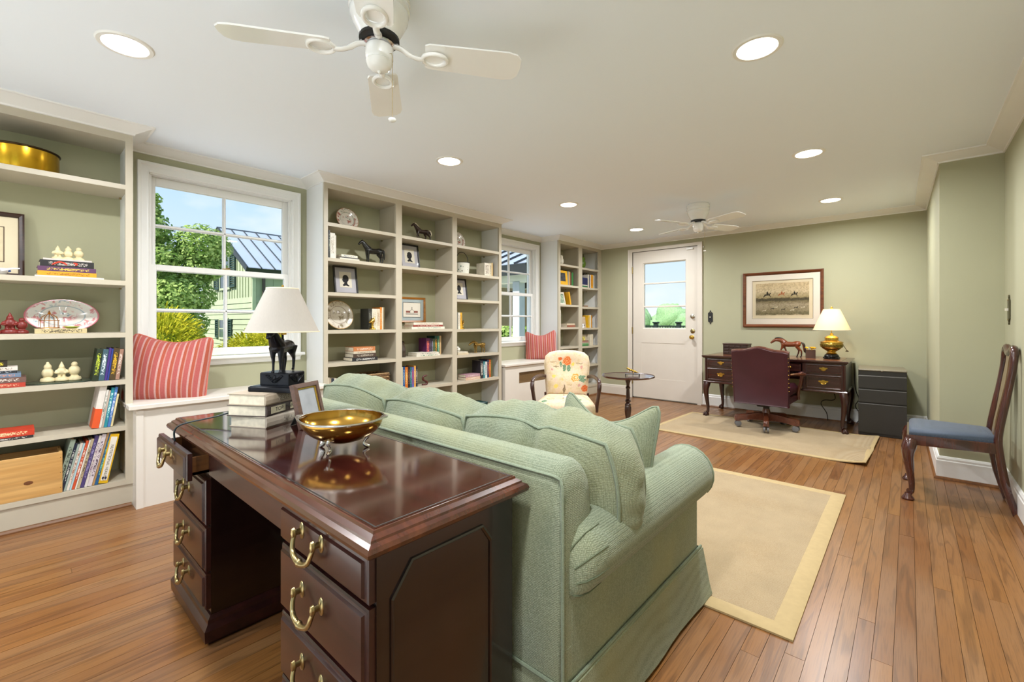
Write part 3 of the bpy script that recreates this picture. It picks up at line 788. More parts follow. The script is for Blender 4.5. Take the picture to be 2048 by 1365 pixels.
def back_cushion(parent, x0, x1, zt, lean, seed, wl, dent=0):
    w, hgt, th = x1-x0, zt-.43, .215
    m = MB(); N = 30
    def rb(a, b, c):
        # cube face point -> rounded, puffed box
        px = a*math.sqrt(1-.20*b*b); pz = b*math.sqrt(1-.20*a*a)
        bulge = (1-a*a)*(1-b*b)
        x = px*w/2*1.05; z = pz*hgt/2*(1.03+.02*math.sin(a*3+seed))
        y = c*th/2*(.72+.55*bulge**.55)
        n = noise.noise(Vector((x*6+seed, z*5, c*2+seed)))*.016+noise.noise(Vector((x*18+seed, z*4+x*9, c)))*.006
        n -= dent*math.exp(-((x-.06*w)/.025)**2)*.03
        z -= dent*math.exp(-((x-.06*w)/.03)**2)*.018*max(0, b)
        return (x, y+c*n*min(1, bulge*4+.15), z)
    m.grid(lambda p, q: rb(p*2-1, q*2-1, -1), N, N); m.grid(lambda p, q: rb(p*2-1, q*2-1, 1), N, N)
    def side(fix, val):
        def fn(p, q):
            t, c = p*2-1, q*2-1
            a, b = (t, val) if fix == 'z' else (val, t)
            x, y, z = rb(a, b, 1 if c > 0 else -1)
            y0_ = rb(a, b, -1)[1]; y1_ = rb(a, b, 1)[1]
            yy = y0_+(y1_-y0_)*(c+1)/2
            ed = 1-abs(t)**6; puff = (1-c*c)*.042*ed
            wr = ed*(.0028*math.sin(t*wl+seed+c*2.2+2*math.sin(t*5+seed))*(1-c*c)+.016*noise.noise(Vector((t*3+seed, c*1.2, val)))*(1-c*c))
            if fix == 'z': z += val*(puff+wr)
            else: x += val*(puff*.8+wr*.6)
            return (x, yy, z)
        return fn
    m.grid(side('z', 1), N, 9); m.grid(side('z', -1), N, 9); m.grid(side('x', 1), N, 9); m.grid(side('x', -1), N, 9)
    me = m.mesh('back_cushion'); bm = bmesh.new(); bm.from_mesh(me); bmesh.ops.remove_doubles(bm, verts=bm.verts, dist=.002); bmesh.ops.recalc_face_normals(bm, faces=bm.faces); bm.to_mesh(me); bm.free()
    me.shade_smooth()
    o = link('back_cushion', me, m_sofa, parent, ((x0+x1)/2, -.185, .43+hgt/2), (rad(lean), rad(seed*2.1 % 3-1.5), 0))
    for c in (-1, 1):
        pts = []
        for k in range(4):
            for i in range(12):
                t = i/12*2-1; a, b = ((t, -1), (1, t), (-t, 1), (-1, -t))[k]
                p = rb(a, b, c); pts.append((p[0]*1.006, p[1]*1.01, p[2]*1.008))
        obj('cushion_piping', MB().tube(pts, .0055, 6, loop=True), m_pipe, o, smooth=60)
back_cushion(sofa, -.83, -.262, .795, 6, 1.3, 16)
back_cushion(sofa, -.262, .245, .778, 5, 4.1, 19)
back_cushion(sofa, .245, .835, .788, 5, 2.2, 15, 1)
def throw_pillow(label, loc, w, rot, dip, seed, m, mp, cat='pillow', name='throw_pillow', t=.15, pinch=.07, grp=None, h=None, wr=.012, wf=9):
    h = h or w
    p = obj(name, cushion(MB(), w, h, t, 30, 30, pinch, wr, seed, dip=dip, wfreq=wf), m, smooth=60, loc=loc, rot=rot)
    tag(p, label, cat, grp)
    obj('piping', MB().tube(pillow_edge(w, h, pinch, dip), .005, 6, loop=True), mp, p, smooth=60)
    return p
throw_pillow('sage throw pillow with pointed corners at the near end of sofa', (-.875, 1.50, .60), .46, (rad(-14), 0, rad(-8)), .095, 2, m_sofa, m_pipe, grp='sage throw pillows')
throw_pillow('sage throw pillow peeking up at the far end of sofa', (-2.10, 1.47, .565), .36, (rad(-16), rad(6), rad(14)), .07, 5, m_sofa, m_pipe, grp='sage throw pillows')

# ------------------------------------------------------------------ striped pillows on the window seats
def stripes():
    q = NT('pink striped linen'); v = q.coord((1, 1, 1)); s = q.n('ShaderNodeSeparateXYZ', {0: v})
    nz = q.n('ShaderNodeTexNoise', {'Vector': q.coord((120, 120, 120)), 'Scale': 1.0, 'Detail': 2})
    a = q.n('ShaderNodeMath', {0: s.outputs['X'], 1: 18.0}, operation='MULTIPLY')
    f = q.n('ShaderNodeMath', {0: a.outputs[0]}, operation='FRACT')
    st = q.ramp(f.outputs[0], [(0, lin('e28f8b')), (.05, lin('e28f8b'))])
    r = q.t.nodes[-1].color_ramp if False else None
    rp = q.n('ShaderNodeValToRGB', {0: f.outputs[0]}); rp.color_ramp.interpolation = 'CONSTANT'
    e = rp.color_ramp.elements
    while len(e) < 5: e.new(.5)
    for el, (p, c) in zip(e, ((0, 'b05c58'), (.34, 'c49a95'), (.52, 'ac5642'), (.80, 'bd8880'), (.92, 'b05c58'))): el.position = p; el.color = lin(c)
    col = q.mix(.35, rp.outputs[0], q.ramp(nz.outputs[0], [(.35, (.75,.75,.75,1)), (.65, (1,1,1,1))]), 'MULTIPLY')
    q.bump(nz.outputs[0], .2, .003)
    return q.set(.9, 0, 0, .2, col, sheen=.1)
m_str = stripes(); m_strp = fabric('coral piping', 'dd8374', 'c96a58', 600)
throw_pillow('large pink striped pillow on the near window seat', (-3.625, .70, .80), .47, (rad(-13), rad(4), rad(62)), .05, 7, m_str, m_strp, name='striped_pillow', t=.19, grp='pink striped pillows', wr=.02, wf=7)
throw_pillow('pink striped pillow slumped on the far window seat', (-3.66, 4.70, .795), .42, (rad(-14), rad(-3), rad(36)), .07, 3, m_str, m_strp, name='striped_pillow', t=.18, grp='pink striped pillows', wr=.02, wf=7)

# ------------------------------------------------------------------ ceiling fans
m_fan = plain('white fan enamel', 'f2f2f0', .22, var=.01, coat=.3)
def fan(label, loc, a0, drop):
    f = thing('ceiling_fan', label, 'ceiling fan', loc, group='white ceiling fans')
    obj('motor_housing', MB().lathe([(.100, 0), (.106, -.006), (.108, -.03), (.103, -.036), (.106, -.042), (.106, -.06), (.100, -.066), (.103, -.072), (.100, -.09), (.088, -.115), (.074, -.140), (.066, -.158), (.0, -.158)], 36), m_fan, f, smooth=40)
    obj('vent_ring', MB().lathe([(.0, -.157), (.070, -.158), (.070, -.168), (.052, -.174), (.0, -.174)], 24), m_black, f, smooth=40)
    obj('rotor', MB().lathe([(.0, -.170), (.050, -.170), (.054, -.182), (.040, -.190), (.0, -.190)], 24), plain('chrome', 'bfbfc2', .15, 1), f, smooth=40)
    sw = obj('switch_housing', MB().lathe([(.0, -.188), (.044, -.188), (.048, -.194), (.048, -.232), (.044, -.240), (.047, -.244), (.040, -.262), (.026, -.272), (.0, -.276)], 24), m_fan, f, smooth=40)
    obj('finial', MB().sphere((0, 0, -.278), .006), m_fan, sw)
    for k in range(4):
        a = a0+k*PI/2; M = TR(rz=a)
        ir = obj('blade_iron', MB().tube(spl([(.045, 0, -.180), (.075, 0, -.186), (.105, 0, -.205), (.135, 0, -.214), (.155, 0, -.213)], 4), [.013]*8+[.011]*9, 8, M=M, flat=.6)
            .tube([(.195+.044*math.cos(t), .036*math.sin(t), -.211) for t in [2*PI*i/24 for i in range(24)]], .0075, 8, M=M, loop=True), m_fan, f, smooth=60)
        obj('screw', MB().sphere((.06, .0, -.172), .006, M=M), plain('chrome', 'bfbfc2', .15, 1), ir)
        out = [(.160, -.050), (.175, -.058), (.30, -.062), (.46, -.068), (.495, -.060), (.512, -.040), (.516, 0), (.512, .040), (.495, .060), (.46, .068), (.30, .062), (.175, .058), (.160, .050)]
        obj('blade', MB().prism(out, -.003, .003, 'z', M=M @ TR(0, 0, -.201, rx=rad(-11))), m_fan, f)
    obj('pull_chain', MB().tube([(.045, .012, -.225), (.056, .014, -.228), (.058, .015, -.24), (.058, .015, -.24-drop)], .0012, 5), m_brass, sw)
    obj('chain_pendant', MB().sphere((.058, .015, -.246-drop), .014, .014, .008, 12, 6), m_fan, sw, smooth=60)
    return f
fan('large white four-blade ceiling fan overhead near the viewpoint', (-1.415, .880, CZ), rad(54), .215)
fan('small distant white ceiling fan in front of the end wall', (-1.57, 4.56, CZ), rad(65), .22)
# ------------------------------------------------------------------ writing desk at the end wall
wd = thing('writing_desk', 'dark mahogany desk on carved cabriole legs against the end wall', 'desk', (-1.125, 5.72, 0))
m_mah2 = wood('red mahogany', '47201a', '27100c', .25, .5, axis=0, scale=1.4)
m_mah2z = wood('red mahogany upright', '441f17', '250f0b', .28, .4, axis=2, scale=1.4)
obj('desk_top', rings(MB(), (-.665, .665, -.31, .32), [(-.01, .683), (.008, .686), (.012, .692), (.020, .698), (.024, .706), (.024, .711), (.018, .715), (.016, .715)]), m_mah2, wd, smooth=25)
for x0, x1 in ((-.63, -.235), (-.215, .215), (.235, .63)):
    obj('top_panel', MB().box(x0, x1, -.27, .28, .7152, .7162), wood('reddish leather inlay', '8a5a3c', '6b3f2a', .25, .3, axis=0), wd)
RXm = TR(rx=rad(90))
def batwing(parent, x, z, y, k=1.0):
    half = [(0, .018), (.006, .020), (.010, .014), (.018, .012), (.026, .014), (.034, .009), (.030, .002), (.022, -.002), (.018, -.010), (.010, -.016), (0, -.020)]
    poly = [(x+a*k, z+b*k) for a, b in half] + [(x-a*k, z+b*k) for a, b in reversed(half[1:-1])]
    p = obj('pull_plate', MB().prism(poly, y-.003, y, 'y'), m_gold, parent)
    obj('bail', MB().tube([(x-.022*k, y-.010, z+.004*k), (x-.018*k, y-.014, z-.010*k), (x, y-.015, z-.014*k), (x+.018*k, y-.014, z-.010*k), (x+.022*k, y-.010, z+.004*k)], .0025, 6), m_gold, p, smooth=60)
for s, (x0, x1) in ((-1, (-.665, -.305)), (1, (.305, .665))):
    cs = obj('drawer_case', MB().box(x0, x1, -.30, .30, .405, .686), m_mah2z, wd)
    rings(mm := MB(), (x0, x1, -.30, .30), [(.004, .395), (.012, .400), (.012, .412), (.004, .420), (-.004, .422)])
    obj('case_moulding', mm, m_mah2, cs)
    for c in (x0+.014, x1-.014):
        obj('fluted_column', MB().tube([(c, -.302, .43), (c, -.302, .675)], .009, 10), m_mah2z, cs)
    for a, b in ((.430, .568), (.588, .674)):
        dr = obj('drawer', facerings(MB(), (x0+.032, x1-.032, a, b), [(0, -.298), (0, -.308), (.004, -.310), (.010, -.310), (.014, -.306), (.018, -.306)]), m_mah2, cs)
        batwing(dr, (x0+x1)/2, (a+b)/2, -.309, 1.25 if a < .5 else 1.05)
dr = obj('drawer', facerings(MB(), (-.295, .295, .592, .676), [(0, -.25), (0, -.292), (.004, -.296), (.010, -.296), (.014, -.292)]), m_mah2, wd)
for x in (-.2, .2): obj('knob', MB().lathe([(0, 0), (.006, .002), (.004, .008), (.010, .014), (.009, .02), (0, .023)], 12, M=TR(x, -.295, .634) @ RXm), m_gold, dr, smooth=50)
obj('back_rail', MB().box(-.31, .31, .27, .30, .45, .686), m_mah2, wd)
def cabriole(x, y, sx, sy, top, parent, m, foot='claw', k=1.0):
    d = Vector((sx, sy)).normalized()
    P = lambda o, z: (x+d.x*o*k, y+d.y*o*k, z)
    g = MB().tube(spl([P(-.004, top+.012), P(.010, top-.02), P(.022, top*.80), P(.012, top*.55), P(-.004, top*.28), P(-.002, top*.14), P(.012, .045)], 4),
        [r*k for r in (.034,.036,.037,.038,.038,.038,.037,.035,.032,.030,.027,.025,.023,.021,.0195,.018,.017,.016,.0155,.0155,.0155,.016,.017,.019,.022)], 10)
    lg = obj('leg', g, m, parent, smooth=60)
    if foot == 'claw':
        f = MB().sphere(P(.020, .024), .026*k, .026*k, .024, 12, 8)
        for t in (-1.0, 0, 1.0, 2.6):
            a = math.atan2(d.y, d.x)+t
            c = P(.020, 0)
            f.tube([(c[0]+.010*math.cos(a), c[1]+.010*math.sin(a), .050), (c[0]+.026*math.cos(a), c[1]+.026*math.sin(a), .034), (c[0]+.029*math.cos(a), c[1]+.029*math.sin(a), .012), (c[0]+.027*math.cos(a), c[1]+.027*math.sin(a), .004)], [.006, .007, .006, .003], 6)
        obj('claw_foot', f, m, lg, smooth=60)
        kn = MB()
        for t in (-.4, .1, .5): kn.sphere(P(.040, top*.82+t*.05), .012, .012, .016, 8, 6)
        obj('knee_carving', kn, m, lg, smooth=60)
    elif foot == 'pad':
        c = P(.022, 0)
        obj('pad_foot', MB().lathe([(.0, 0), (.028*k, .0), (.034*k, .006), (.032*k, .012), (.020*k, .028), (.016*k, .04)], 14, c=(c[0], c[1], 0)), m, lg, smooth=60)
    return lg
for sx in (-1, 1):
    for sy in (-1, 1): cabriole(sx*.640, -.275 if sy < 0 else .285, sx, sy, .40, wd, m_mah2z)
# things on the desk
wb = thing('wooden_chest', 'small dark carved wooden chest on the writing desk', 'box', (-1.53, 5.76, .716))
obj('body', MB().cbox(-.135, .135, -.08, .08, 0, .118, .004), wood('dark carved wood', '3f2416', '22110a', .5, .1, axis=0), wb)
obj('lid', MB().cbox(-.14, .14, -.085, .085, .118, .132, .004), wood('dark carved wood', '3f2416', '22110a', .5, .1, axis=0), wb)
for i in range(4):
    for j in range(3):
        obj('carved_panel', MB().cbox(-.125+i*.063, -.070+i*.063, -.084, -.078, .010+j*.036, .038+j*.036, .004), wood('dark carved wood', '3f2416', '22110a', .5, .1, axis=0), wb)
m_bay = zcol('bay horse coat', '120b08', '6e3416', .05, .62, .3)
hb = link('horse_figurine', fuse(horse_mb(.9, .75), .011, 3, 'horse_figurine'), m_bay, None, (-.985, 5.79, .7165), (0, 0, rad(180)))
hb.scale = (.262, .262, .232)
obj('mane', MB().tube(spl([(.24, .0, .80), (.36, .0, .87), (.50, 0, .89), (.60, 0, .86)], 3), [.03, .045, .045, .045, .045, .045, .04, .035, .03, .015], 6), plain('black horsehair', '120d0b', .5), hb, smooth=60)
obj('tail_hair', MB().tube(spl([(-.38, 0, .70), (-.46, 0, .62), (-.50, 0, .42), (-.53, 0, .20)], 3), [.03, .04, .05, .05, .05, .05, .045, .04, .03, .01], 6), plain('black horsehair', '120d0b', .5), hb, smooth=60)
tag(hb, 'glossy bay horse figurine walking, on the writing desk', 'figurine')
pc = thing('pencil_cup', 'square brown pencil cup with yellow blooms on writing desk', 'cup', (-.79, 5.72, .7165), rad(12))
obj('cup', MB().box(-.042, .042, -.042, -.036, 0, .088).box(-.042, .042, .036, .042, 0, .088).box(-.042, -.036, -.036, .036, 0, .088).box(.036, .042, -.036, .036, 0, .088).box(-.036, .036, -.036, .036, 0, .006), plain('brown leather', '4a3024', .5), pc)
rg = random.Random(5)
for i in range(6):
    x, y = rg.uniform(-.025, .025), rg.uniform(-.025, .025)
    b = MB().tube([(x*.5, y*.5, .01), (x, y, .09), (x*1.5, y*1.3, .105)], .003, 5)
    for k in range(5): b.sphere((x*1.5+.010*math.cos(k*1.26), y*1.3+.010*math.sin(k*1.26), .108+.004*(k % 2)), .008, .008, .007, 6, 4)
    obj('yellow_bloom', b, plain('yellow bloom', 'e8b21c', .6), pc, smooth=60)
def lampshade(name, c1, rb, rt, h, lit, parent, z, slub=True):
    q = NT(name)
    nz = q.n('ShaderNodeTexNoise', {'Vector': q.coord((200, 200, 30)), 'Scale': 1.0, 'Detail': 2})
    col = q.mix(.12, lin(c1), q.ramp(nz.outputs[0], [(.3, (.7,.7,.7,1)), (.7, (1,1,1,1))]), 'MULTIPLY')
    df = q.n('ShaderNodeBsdfDiffuse'); tr = q.n('ShaderNodeBsdfTranslucent'); mxs = q.n('ShaderNodeMixShader', {0: .45 if lit else .25})
    q.l(col, df.inputs[0]); q.l(col, tr.inputs[0]); q.l(df.outputs[0], mxs.inputs[1]); q.l(tr.outputs[0], mxs.inputs[2])
    q.l(mxs.outputs[0], q.t.nodes['Material Output'].inputs['Surface'])
    sh = obj('lamp_shade', MB().loft([[(r*math.cos(2*PI*i/40), r*math.sin(2*PI*i/40), zz) for i in range(40)] for r, zz in ((rb-.003, z+.002), (rb, z), (rt, z+h), (rt-.003, z+h-.002), (rb-.003, z+.002))], cap=False), q.m, parent, smooth=40)
    for r, zz in ((rb, z+.002), (rt, z+h-.002)):
        obj('shade_trim', MB().tube([((r+.0005)*math.cos(2*PI*i/40), (r+.0005)*math.sin(2*PI*i/40), zz) for i in range(40)], .0025, 6, loop=True), plain('shade trim', c1, .9), sh, smooth=60)
    obj('spider', MB().tube([(-rt, 0, z+h-.012), (0, 0, z+h-.016), (rt, 0, z+h-.012)], .0018, 5).tube([(0, -rt, z+h-.012), (0, 0, z+h-.016), (0, rt, z+h-.012)], .0018, 5), m_gold, sh)
    return sh
bl = thing('table_lamp', 'lit brass urn lamp with cream shade on the writing desk', 'lamp', (-.605, 5.72, .7165))
bs = obj('stand', MB().lathe([(.0, .0), (.066, .002), (.068, .012), (.060, .020), (.066, .028), (.062, .040), (.050, .052), (.0, .054)], 20), plain('black lacquer', '120d0a', .3), bl, smooth=40)
for k in range(6): obj('stand_foot', MB().sphere((.062*math.cos(k*PI/3+.3), .062*math.sin(k*PI/3+.3), .012), .014, .014, .012, 8, 6), plain('black lacquer', '120d0a', .3), bs, smooth=60)
obj('urn', MB().lathe([(.0, .052), (.045, .052), (.050, .058), (.040, .066), (.036, .076), (.050, .088), (.080, .108), (.098, .134), (.101, .155), (.096, .168), (.102, .171), (.102, .178), (.090, .184), (.066, .190), (.060, .196), (.060, .216), (.064, .219), (.058, .226), (.044, .238), (.018, .246), (.012, .27), (.0, .27)], 36), m_gold, bl, smooth=35)
obj('engraved_band', MB().lathe([(.0955, .122), (.0995, .134), (.1022, .150), (.0985, .162), (.097, .160), (.100, .148), (.098, .134), (.094, .122)], 36), plain('etched brass', '8d7a3a', .4, 1, var=.5, scale=90), bl, smooth=40)
obj('cord_switch', MB().tube([(.10, .02, .14), (.125, .025, .095), (.128, .026, .085)], .003, 6).lathe([(.0, 0), (.016, .002), (.006, .016), (.0, .018)], 10, c=(.128, .026, .078)), plain('dark tassel', '3a2c18', .6), bl, smooth=50)
lampshade('cream lit shade', 'f6ead0', .165, .072, .222, True, bl, .300)
obj('harp', MB().tube([(0, 0, .265), (0, 0, .33)], .004, 6).tube([(0, 0, .33), (.03, 0, .38), (.03, 0, .44), (0, 0, .505)], .002, 6).tube([(0, 0, .33), (-.03, 0, .38), (-.03, 0, .44), (0, 0, .505)], .002, 6), m_gold, bl)
obj('bulb', MB().sphere((0, 0, .39), .028, .028, .036), emit('bulb', 'ffdca0', 6), bl)
obj('finial', MB().lathe([(.0, .505), (.005, .507), (.004, .520), (.011, .526), (.012, .536), (.005, .545), (.003, .552), (.0, .555)], 12), m_gold, bl, smooth=50)
d = bpy.data.lights.new('lamp_bulb', 'POINT'); d.energy = 3.2; d.color = (1, .78, .5); d.shadow_soft_size = .04
o = bpy.data.objects.new('lamp_bulb', d); COL.objects.link(o); o.parent = bl; o.location = (0, 0, .42)
cord = tag(obj('lamp_cord', MB().tube(spl([(-.60, 5.99, .64), (-.66, 5.98, .47), (-.60, 5.96, .30), (-.62, 5.97, .25), (-.70, 5.98, .24), (-.73, 6.0, .19), (-.68, 6.0, .10), (-.67, 6.01, .015)], 5), .004, 6).tube(spl([(-.44, 6.02, .66), (-.43, 6.03, .40), (-.40, 6.03, .28), (-.43, 6.03, .2), (-.38, 6.04, .10), (-.42, 6.04, .015)], 5), .004, 6), m_black, smooth=60), 'black lamp cord hanging below the writing desk', 'cord')

# ------------------------------------------------------------------ desk chair
dc = thing('desk_chair', 'burgundy leather swivel chair with wooden base at writing desk', 'chair', (-1.105, 5.21, .0135), rad(-2))
m_lea = plain('burgundy leather', '3d1620', .38, var=.12, scale=5, bump=.05, coat=.1)
m_arm = wood('chair wood', '6e3a26', '45200f', .28, .5, axis=1, scale=1.4)
def back_out(f=1.0):
    pts = []
    for i in range(13):
        t = i/12*2-1; pts.append((t*.255*f, .775+.045*(1-abs(t)**2.2)*f+.010*math.cos(t*PI*2)))
    return pts
top = back_out()
poly = [(-.246, .255), (.246, .255), (.252, .45)] + [(x, z) for x, z in reversed(top)] + [(-.252, .45)]
secs = []
for y, f in ((-.245, .94), (-.252, .985), (-.245, 1.0), (-.185, 1.0), (-.165, .97), (-.155, .90)):
    secs.append([(x*f, y-(z-.5)*.12, .5+(z-.5)*(f if f < 1 else 1)) for x, z in poly])
obj('backrest', MB().loft(secs), m_lea, dc, smooth=40)
obj('crest_rail', MB().tube([(x*1.01, -.215-(z-.5)*.12, z+.004) for x, z in top], .016, 8), m_arm, dc, smooth=60)
for s in (-1, 1):
    for i in range(9):
        z = .42+i*.04
        obj('nail_head', MB().sphere((s*.253, -.243-(z-.5)*.12, z), .0055, .003, .0055, 6, 4), m_gold, dc)
obj('seat', MB().cbox(-.24, .24, -.20, .26, .335, .455, .035), m_lea, dc, smooth=50)
obj('seat_apron', MB().cbox(-.235, .235, -.19, .25, .27, .345, .012), m_lea, dc, smooth=40)
for s in (-1, 1):
    ar = obj('armrest', MB().tube(spl([(s*.250, -.19, .575), (s*.285, -.05, .572), (s*.305, .10, .560), (s*.290, .20, .552)], 4), [.014,.016,.018,.019,.02,.022,.024,.026,.027,.027,.026,.024,.018], 10, flat=.7), m_arm, dc, smooth=60)
    obj('arm_post', MB().tube(spl([(s*.285, .17, .55), (s*.270, .19, .46), (s*.245, .20, .37), (s*.246, .21, .29)], 4), [.016]*13, 8), m_arm, ar, smooth=60)
    obj('arm_pad', MB().sphere((s*.297, .06, .581), .022, .075, .010, 12, 6), m_lea, ar, smooth=60)
obj('swivel_plate', MB().box(-.10, .10, -.09, .09, .245, .27).cbox(-.06, .06, -.13, -.02, .225, .25, .01).tube([(0, 0, .19), (0, 0, .26)], .03, 14), m_black, dc)
obj('hub', MB().lathe([(.0, .07), (.034, .075), (.042, .10), (.044, .14), (.038, .165), (.028, .20), (.0, .205)], 16), m_arm, dc, smooth=40)
for k in range(5):
    a = rad(-76+72*k); dx, dy = math.cos(a), math.sin(a)
    M = TR(rz=a)
    lg = obj('base_leg', MB().loft([[(x, -w, z0), (x, w, z0), (x, w*.8, z1), (x, 0, z1+.006), (x, -w*.8, z1)] for x, w, z0, z1 in ((.02, .028, .070, .150), (.09, .026, .078, .145), (.17, .025, .076, .134), (.24, .026, .066, .124), (.275, .030, .058, .120), (.294, .027, .060, .114), (.304, .014, .068, .102))], M=M), m_arm, dc, smooth=40)
    w = MB().tube([(.277, 0, .035), (.277, 0, .075)], .006, 8, M=M)
    ca = obj('caster', w.box(.262, .292, -.006, .006, .028, .058, M=M), m_black, lg)
    for s in (-1, 1):
        obj('caster_wheel', MB().lathe([(.0, 0), (.029, 0), (.031, .004), (.029, .015), (.020, .018), (.0, .018)], 16, M=M @ TR(.27, s*.008, .031) @ TR(rx=rad(-90*s))), plain('grey caster', '6d6d70', .4), ca, smooth=40)

# ------------------------------------------------------------------ filing cabinet
fc = thing('filing_cabinet', 'charcoal three-drawer filing cabinet right of the writing desk', 'cabinet', (-.205, 5.80, 0), rad(3))
m_char = plain('charcoal steel', '2b2926', .38, var=.03, scale=10)
m_tan = plain('grey-tan steel top', '7d7563', .4, var=.03)
obj('body', MB().box(-.180, .180, -.235, .25, .0, .628), m_char, fc, bevel=.003, seg=1)
obj('top', MB().cbox(-.182, .182, -.248, .25, .628, .642, .004), m_tan, fc)
obj('lock', MB().lathe([(.0, 0), (.009, .001), (.008, .005), (.0, .006)], 14, M=TR(0, -.248, .634) @ RXm), plain('nickel', 'c9c4b8', .25, 1), fc, smooth=40)
for a, b in ((.030, .310), (.325, .445), (.462, .580)):
    dr = obj('drawer', MB().prism([(-.235, a), (-.253, a), (-.253, b-.004), (-.249, b), (-.235, b)], -.178, .178, 'x'), m_char, fc)
    obj('pull_lip', MB().prism([(-.2535, b-.004), (-.250, b+.001), (-.238, b+.004), (-.238, b+.002), (-.249, b-.001)], -.176, .176, 'x'), plain('lip', '4a4742', .35), dr)
obj('plinth', MB().box(-.176, .176, -.225, .245, 0, .022), m_black, fc)

# ------------------------------------------------------------------ framed hunting print
fp = thing('framed_print', 'framed hunting print in wide cream mat on the end wall', 'picture', (-1.129, BY, 1.373))
hw, hh = .415, .3315
obj('frame', MB().frame([(0, -.003), (0, -.026), (-.010, -.030), (-.028, -.022), (-.034, -.014), (-.034, -.003)], (-hw, hw, -hh, hh)), wood('brown frame', '7c4524', '52260f', .3, .4, axis=0, scale=2), fp, smooth=25)
obj('mat', MB().frame([(-.032, -.004), (-.032, -.010), (-.102, -.010), (-.106, -.006), (-.106, -.004)], (-hw, hw, -hh, hh)), plain('cream mat', 'e2d8c8', .9, var=.01), fp)
obj('plate_line', MB().frame([(-.100, -.0101), (-.100, -.0108), (-.104, -.0108), (-.104, -.0101)], (-hw, hw, -hh, hh)), plain('bevel line', '8a7a60', .8), fp)
def print_mat():
    q = NT('hunting engraving'); t = q.n('ShaderNodeTexCoord'); s = q.n('ShaderNodeSeparateXYZ', {0: t.outputs['Object']})
    mr = q.n('ShaderNodeMapRange', {'Value': s.outputs['Z'], 'From Min': -.185, 'From Max': .19})
    nz = q.n('ShaderNodeTexNoise', {'Vector': q.coord((16, 16, 34)), 'Scale': 1.0, 'Detail': 6, 'Roughness': .75})
    ad = q.n('ShaderNodeMath', {0: nz.outputs[0], 1: .16}, operation='MULTIPLY')
    sm = q.n('ShaderNodeMath', {0: mr.outputs[0], 1: ad.outputs[0]}, operation='ADD')
    c = q.ramp(sm.outputs[0], [(.06, lin('cdbb97')), (.10, lin('6f6644')), (.22, lin('8f8262')), (.40, lin('a5977a')), (.50, lin('7d7050')), (.545, lin('4c4430')), (.60, lin('53492f')), (.64, lin('a39268')), (.74, lin('b3a07a')), (.82, lin('cbb893')), (1, lin('c8b28a'))])
    f2 = q.n('ShaderNodeTexNoise', {'Vector': q.coord((70, 70, 70)), 'Scale': 1.0, 'Detail': 4})
    c = q.mix(.5, c, q.ramp(f2.outputs[0], [(.38, (.45,.42,.36,1)), (.56, (1,1,1,1))]), 'MULTIPLY')
    return q.set(.85, color=c)
obj('engraving', MB().box(-.275, .275, -.006, -.0045, -.190, .195), print_mat(), fp)
obj('paper', MB().box(-.312, .312, -.0045, -.0035, -.228, .228), plain('engraving paper', 'd6c7a6', .9), fp)
pr = plain('print ink', '2c261a', .9); pr2 = plain('print coat', '9c5a34', .9)
def rider(x, z, k, m):
    b = MB(); M = Matrix.Translation((x, -.0064, z)) @ Matrix.Scale(k, 4)
    b.prism([(-.5, .0), (-.3, .12), (.2, .12), (.42, .35), (.58, .32), (.5, .22), (.36, .04), (.5, -.3), (.42, -.32), (.24, -.06), (-.2, -.08), (-.5, -.34), (-.6, -.3), (-.42, -.06)], -.0004, .0004, 'y', M)
    f = obj('printed_rider', b, pr if m == 0 else pr2, fp)
    obj('rider_figure', MB().prism([(-.08, .10), (-.14, .34), (-.02, .46), (-.03, .58), (.09, .58), (.08, .46), (.16, .34), (.20, .20), (.12, .1)], -.0006, .0006, 'y', M), pr if m != 1 else pr2, f)
rider(-.15, .055, .075, 0); rider(0, .06, .065, 1); rider(.13, .055, .065, 0)
for i in range(7): obj('printed_hound', MB().prism([(0, 0), (.03, .004), (.036, .012), (.04, .008), (.034, -.002), (.036, -.012), (.03, -.006), (.006, -.005), (.0, -.014), (-.004, -.012)], -.0068, -.006, 'y', TR(-.2+i*.068+.02*math.sin(i*2), 0, -.11-.02*math.cos(i*1.7))), pr if i % 2 else plain('hound white', 'c9bda2', .9), fp)
obj('glazing', MB().box(-hw+.03, hw-.03, -.0125, -.0115, -hh+.03, hh-.03), glassmat(), fp)

# ------------------------------------------------------------------ switch plates
def plate(label, loc, rz, m, h):
    p = thing('switch_plate', label, 'light switch', loc, rz, 'ornate switch plates')
    k = h/.19
    o_ = [(0, .095), (.010, .082), (.006, .074), (.018, .066), (.030, .056), (.030, -.056), (.018, -.066), (.006, -.074), (.010, -.082), (0, -.095)]
    poly = [(a*k, b*k) for a, b in o_] + [(-a*k, b*k) for a, b in reversed(o_[1:-1])]
    obj('plate', MB().prism(poly, -.008, 0, 'y'), m, p, bevel=.0015, seg=1)
    obj('toggle', MB().box(-.004, .004, -.022, -.006, -.006, .010), plain('ivory', 'e8e2d0', .4), p)
    for z in (.062, -.062): obj('screw', MB().sphere((0, -.009, z*k), .005, .003, .005, 8, 5), m_brass, p)
plate('black iron switch plate beside the glazed door', (-1.939, BY, 1.166), 0, plain('black iron', '17181a', .45), .185)
plate('bronze switch plate above the side chair', (XR, 4.163, 1.178), rad(-90), plain('bronze', '5b5640', .4, .7), .19)

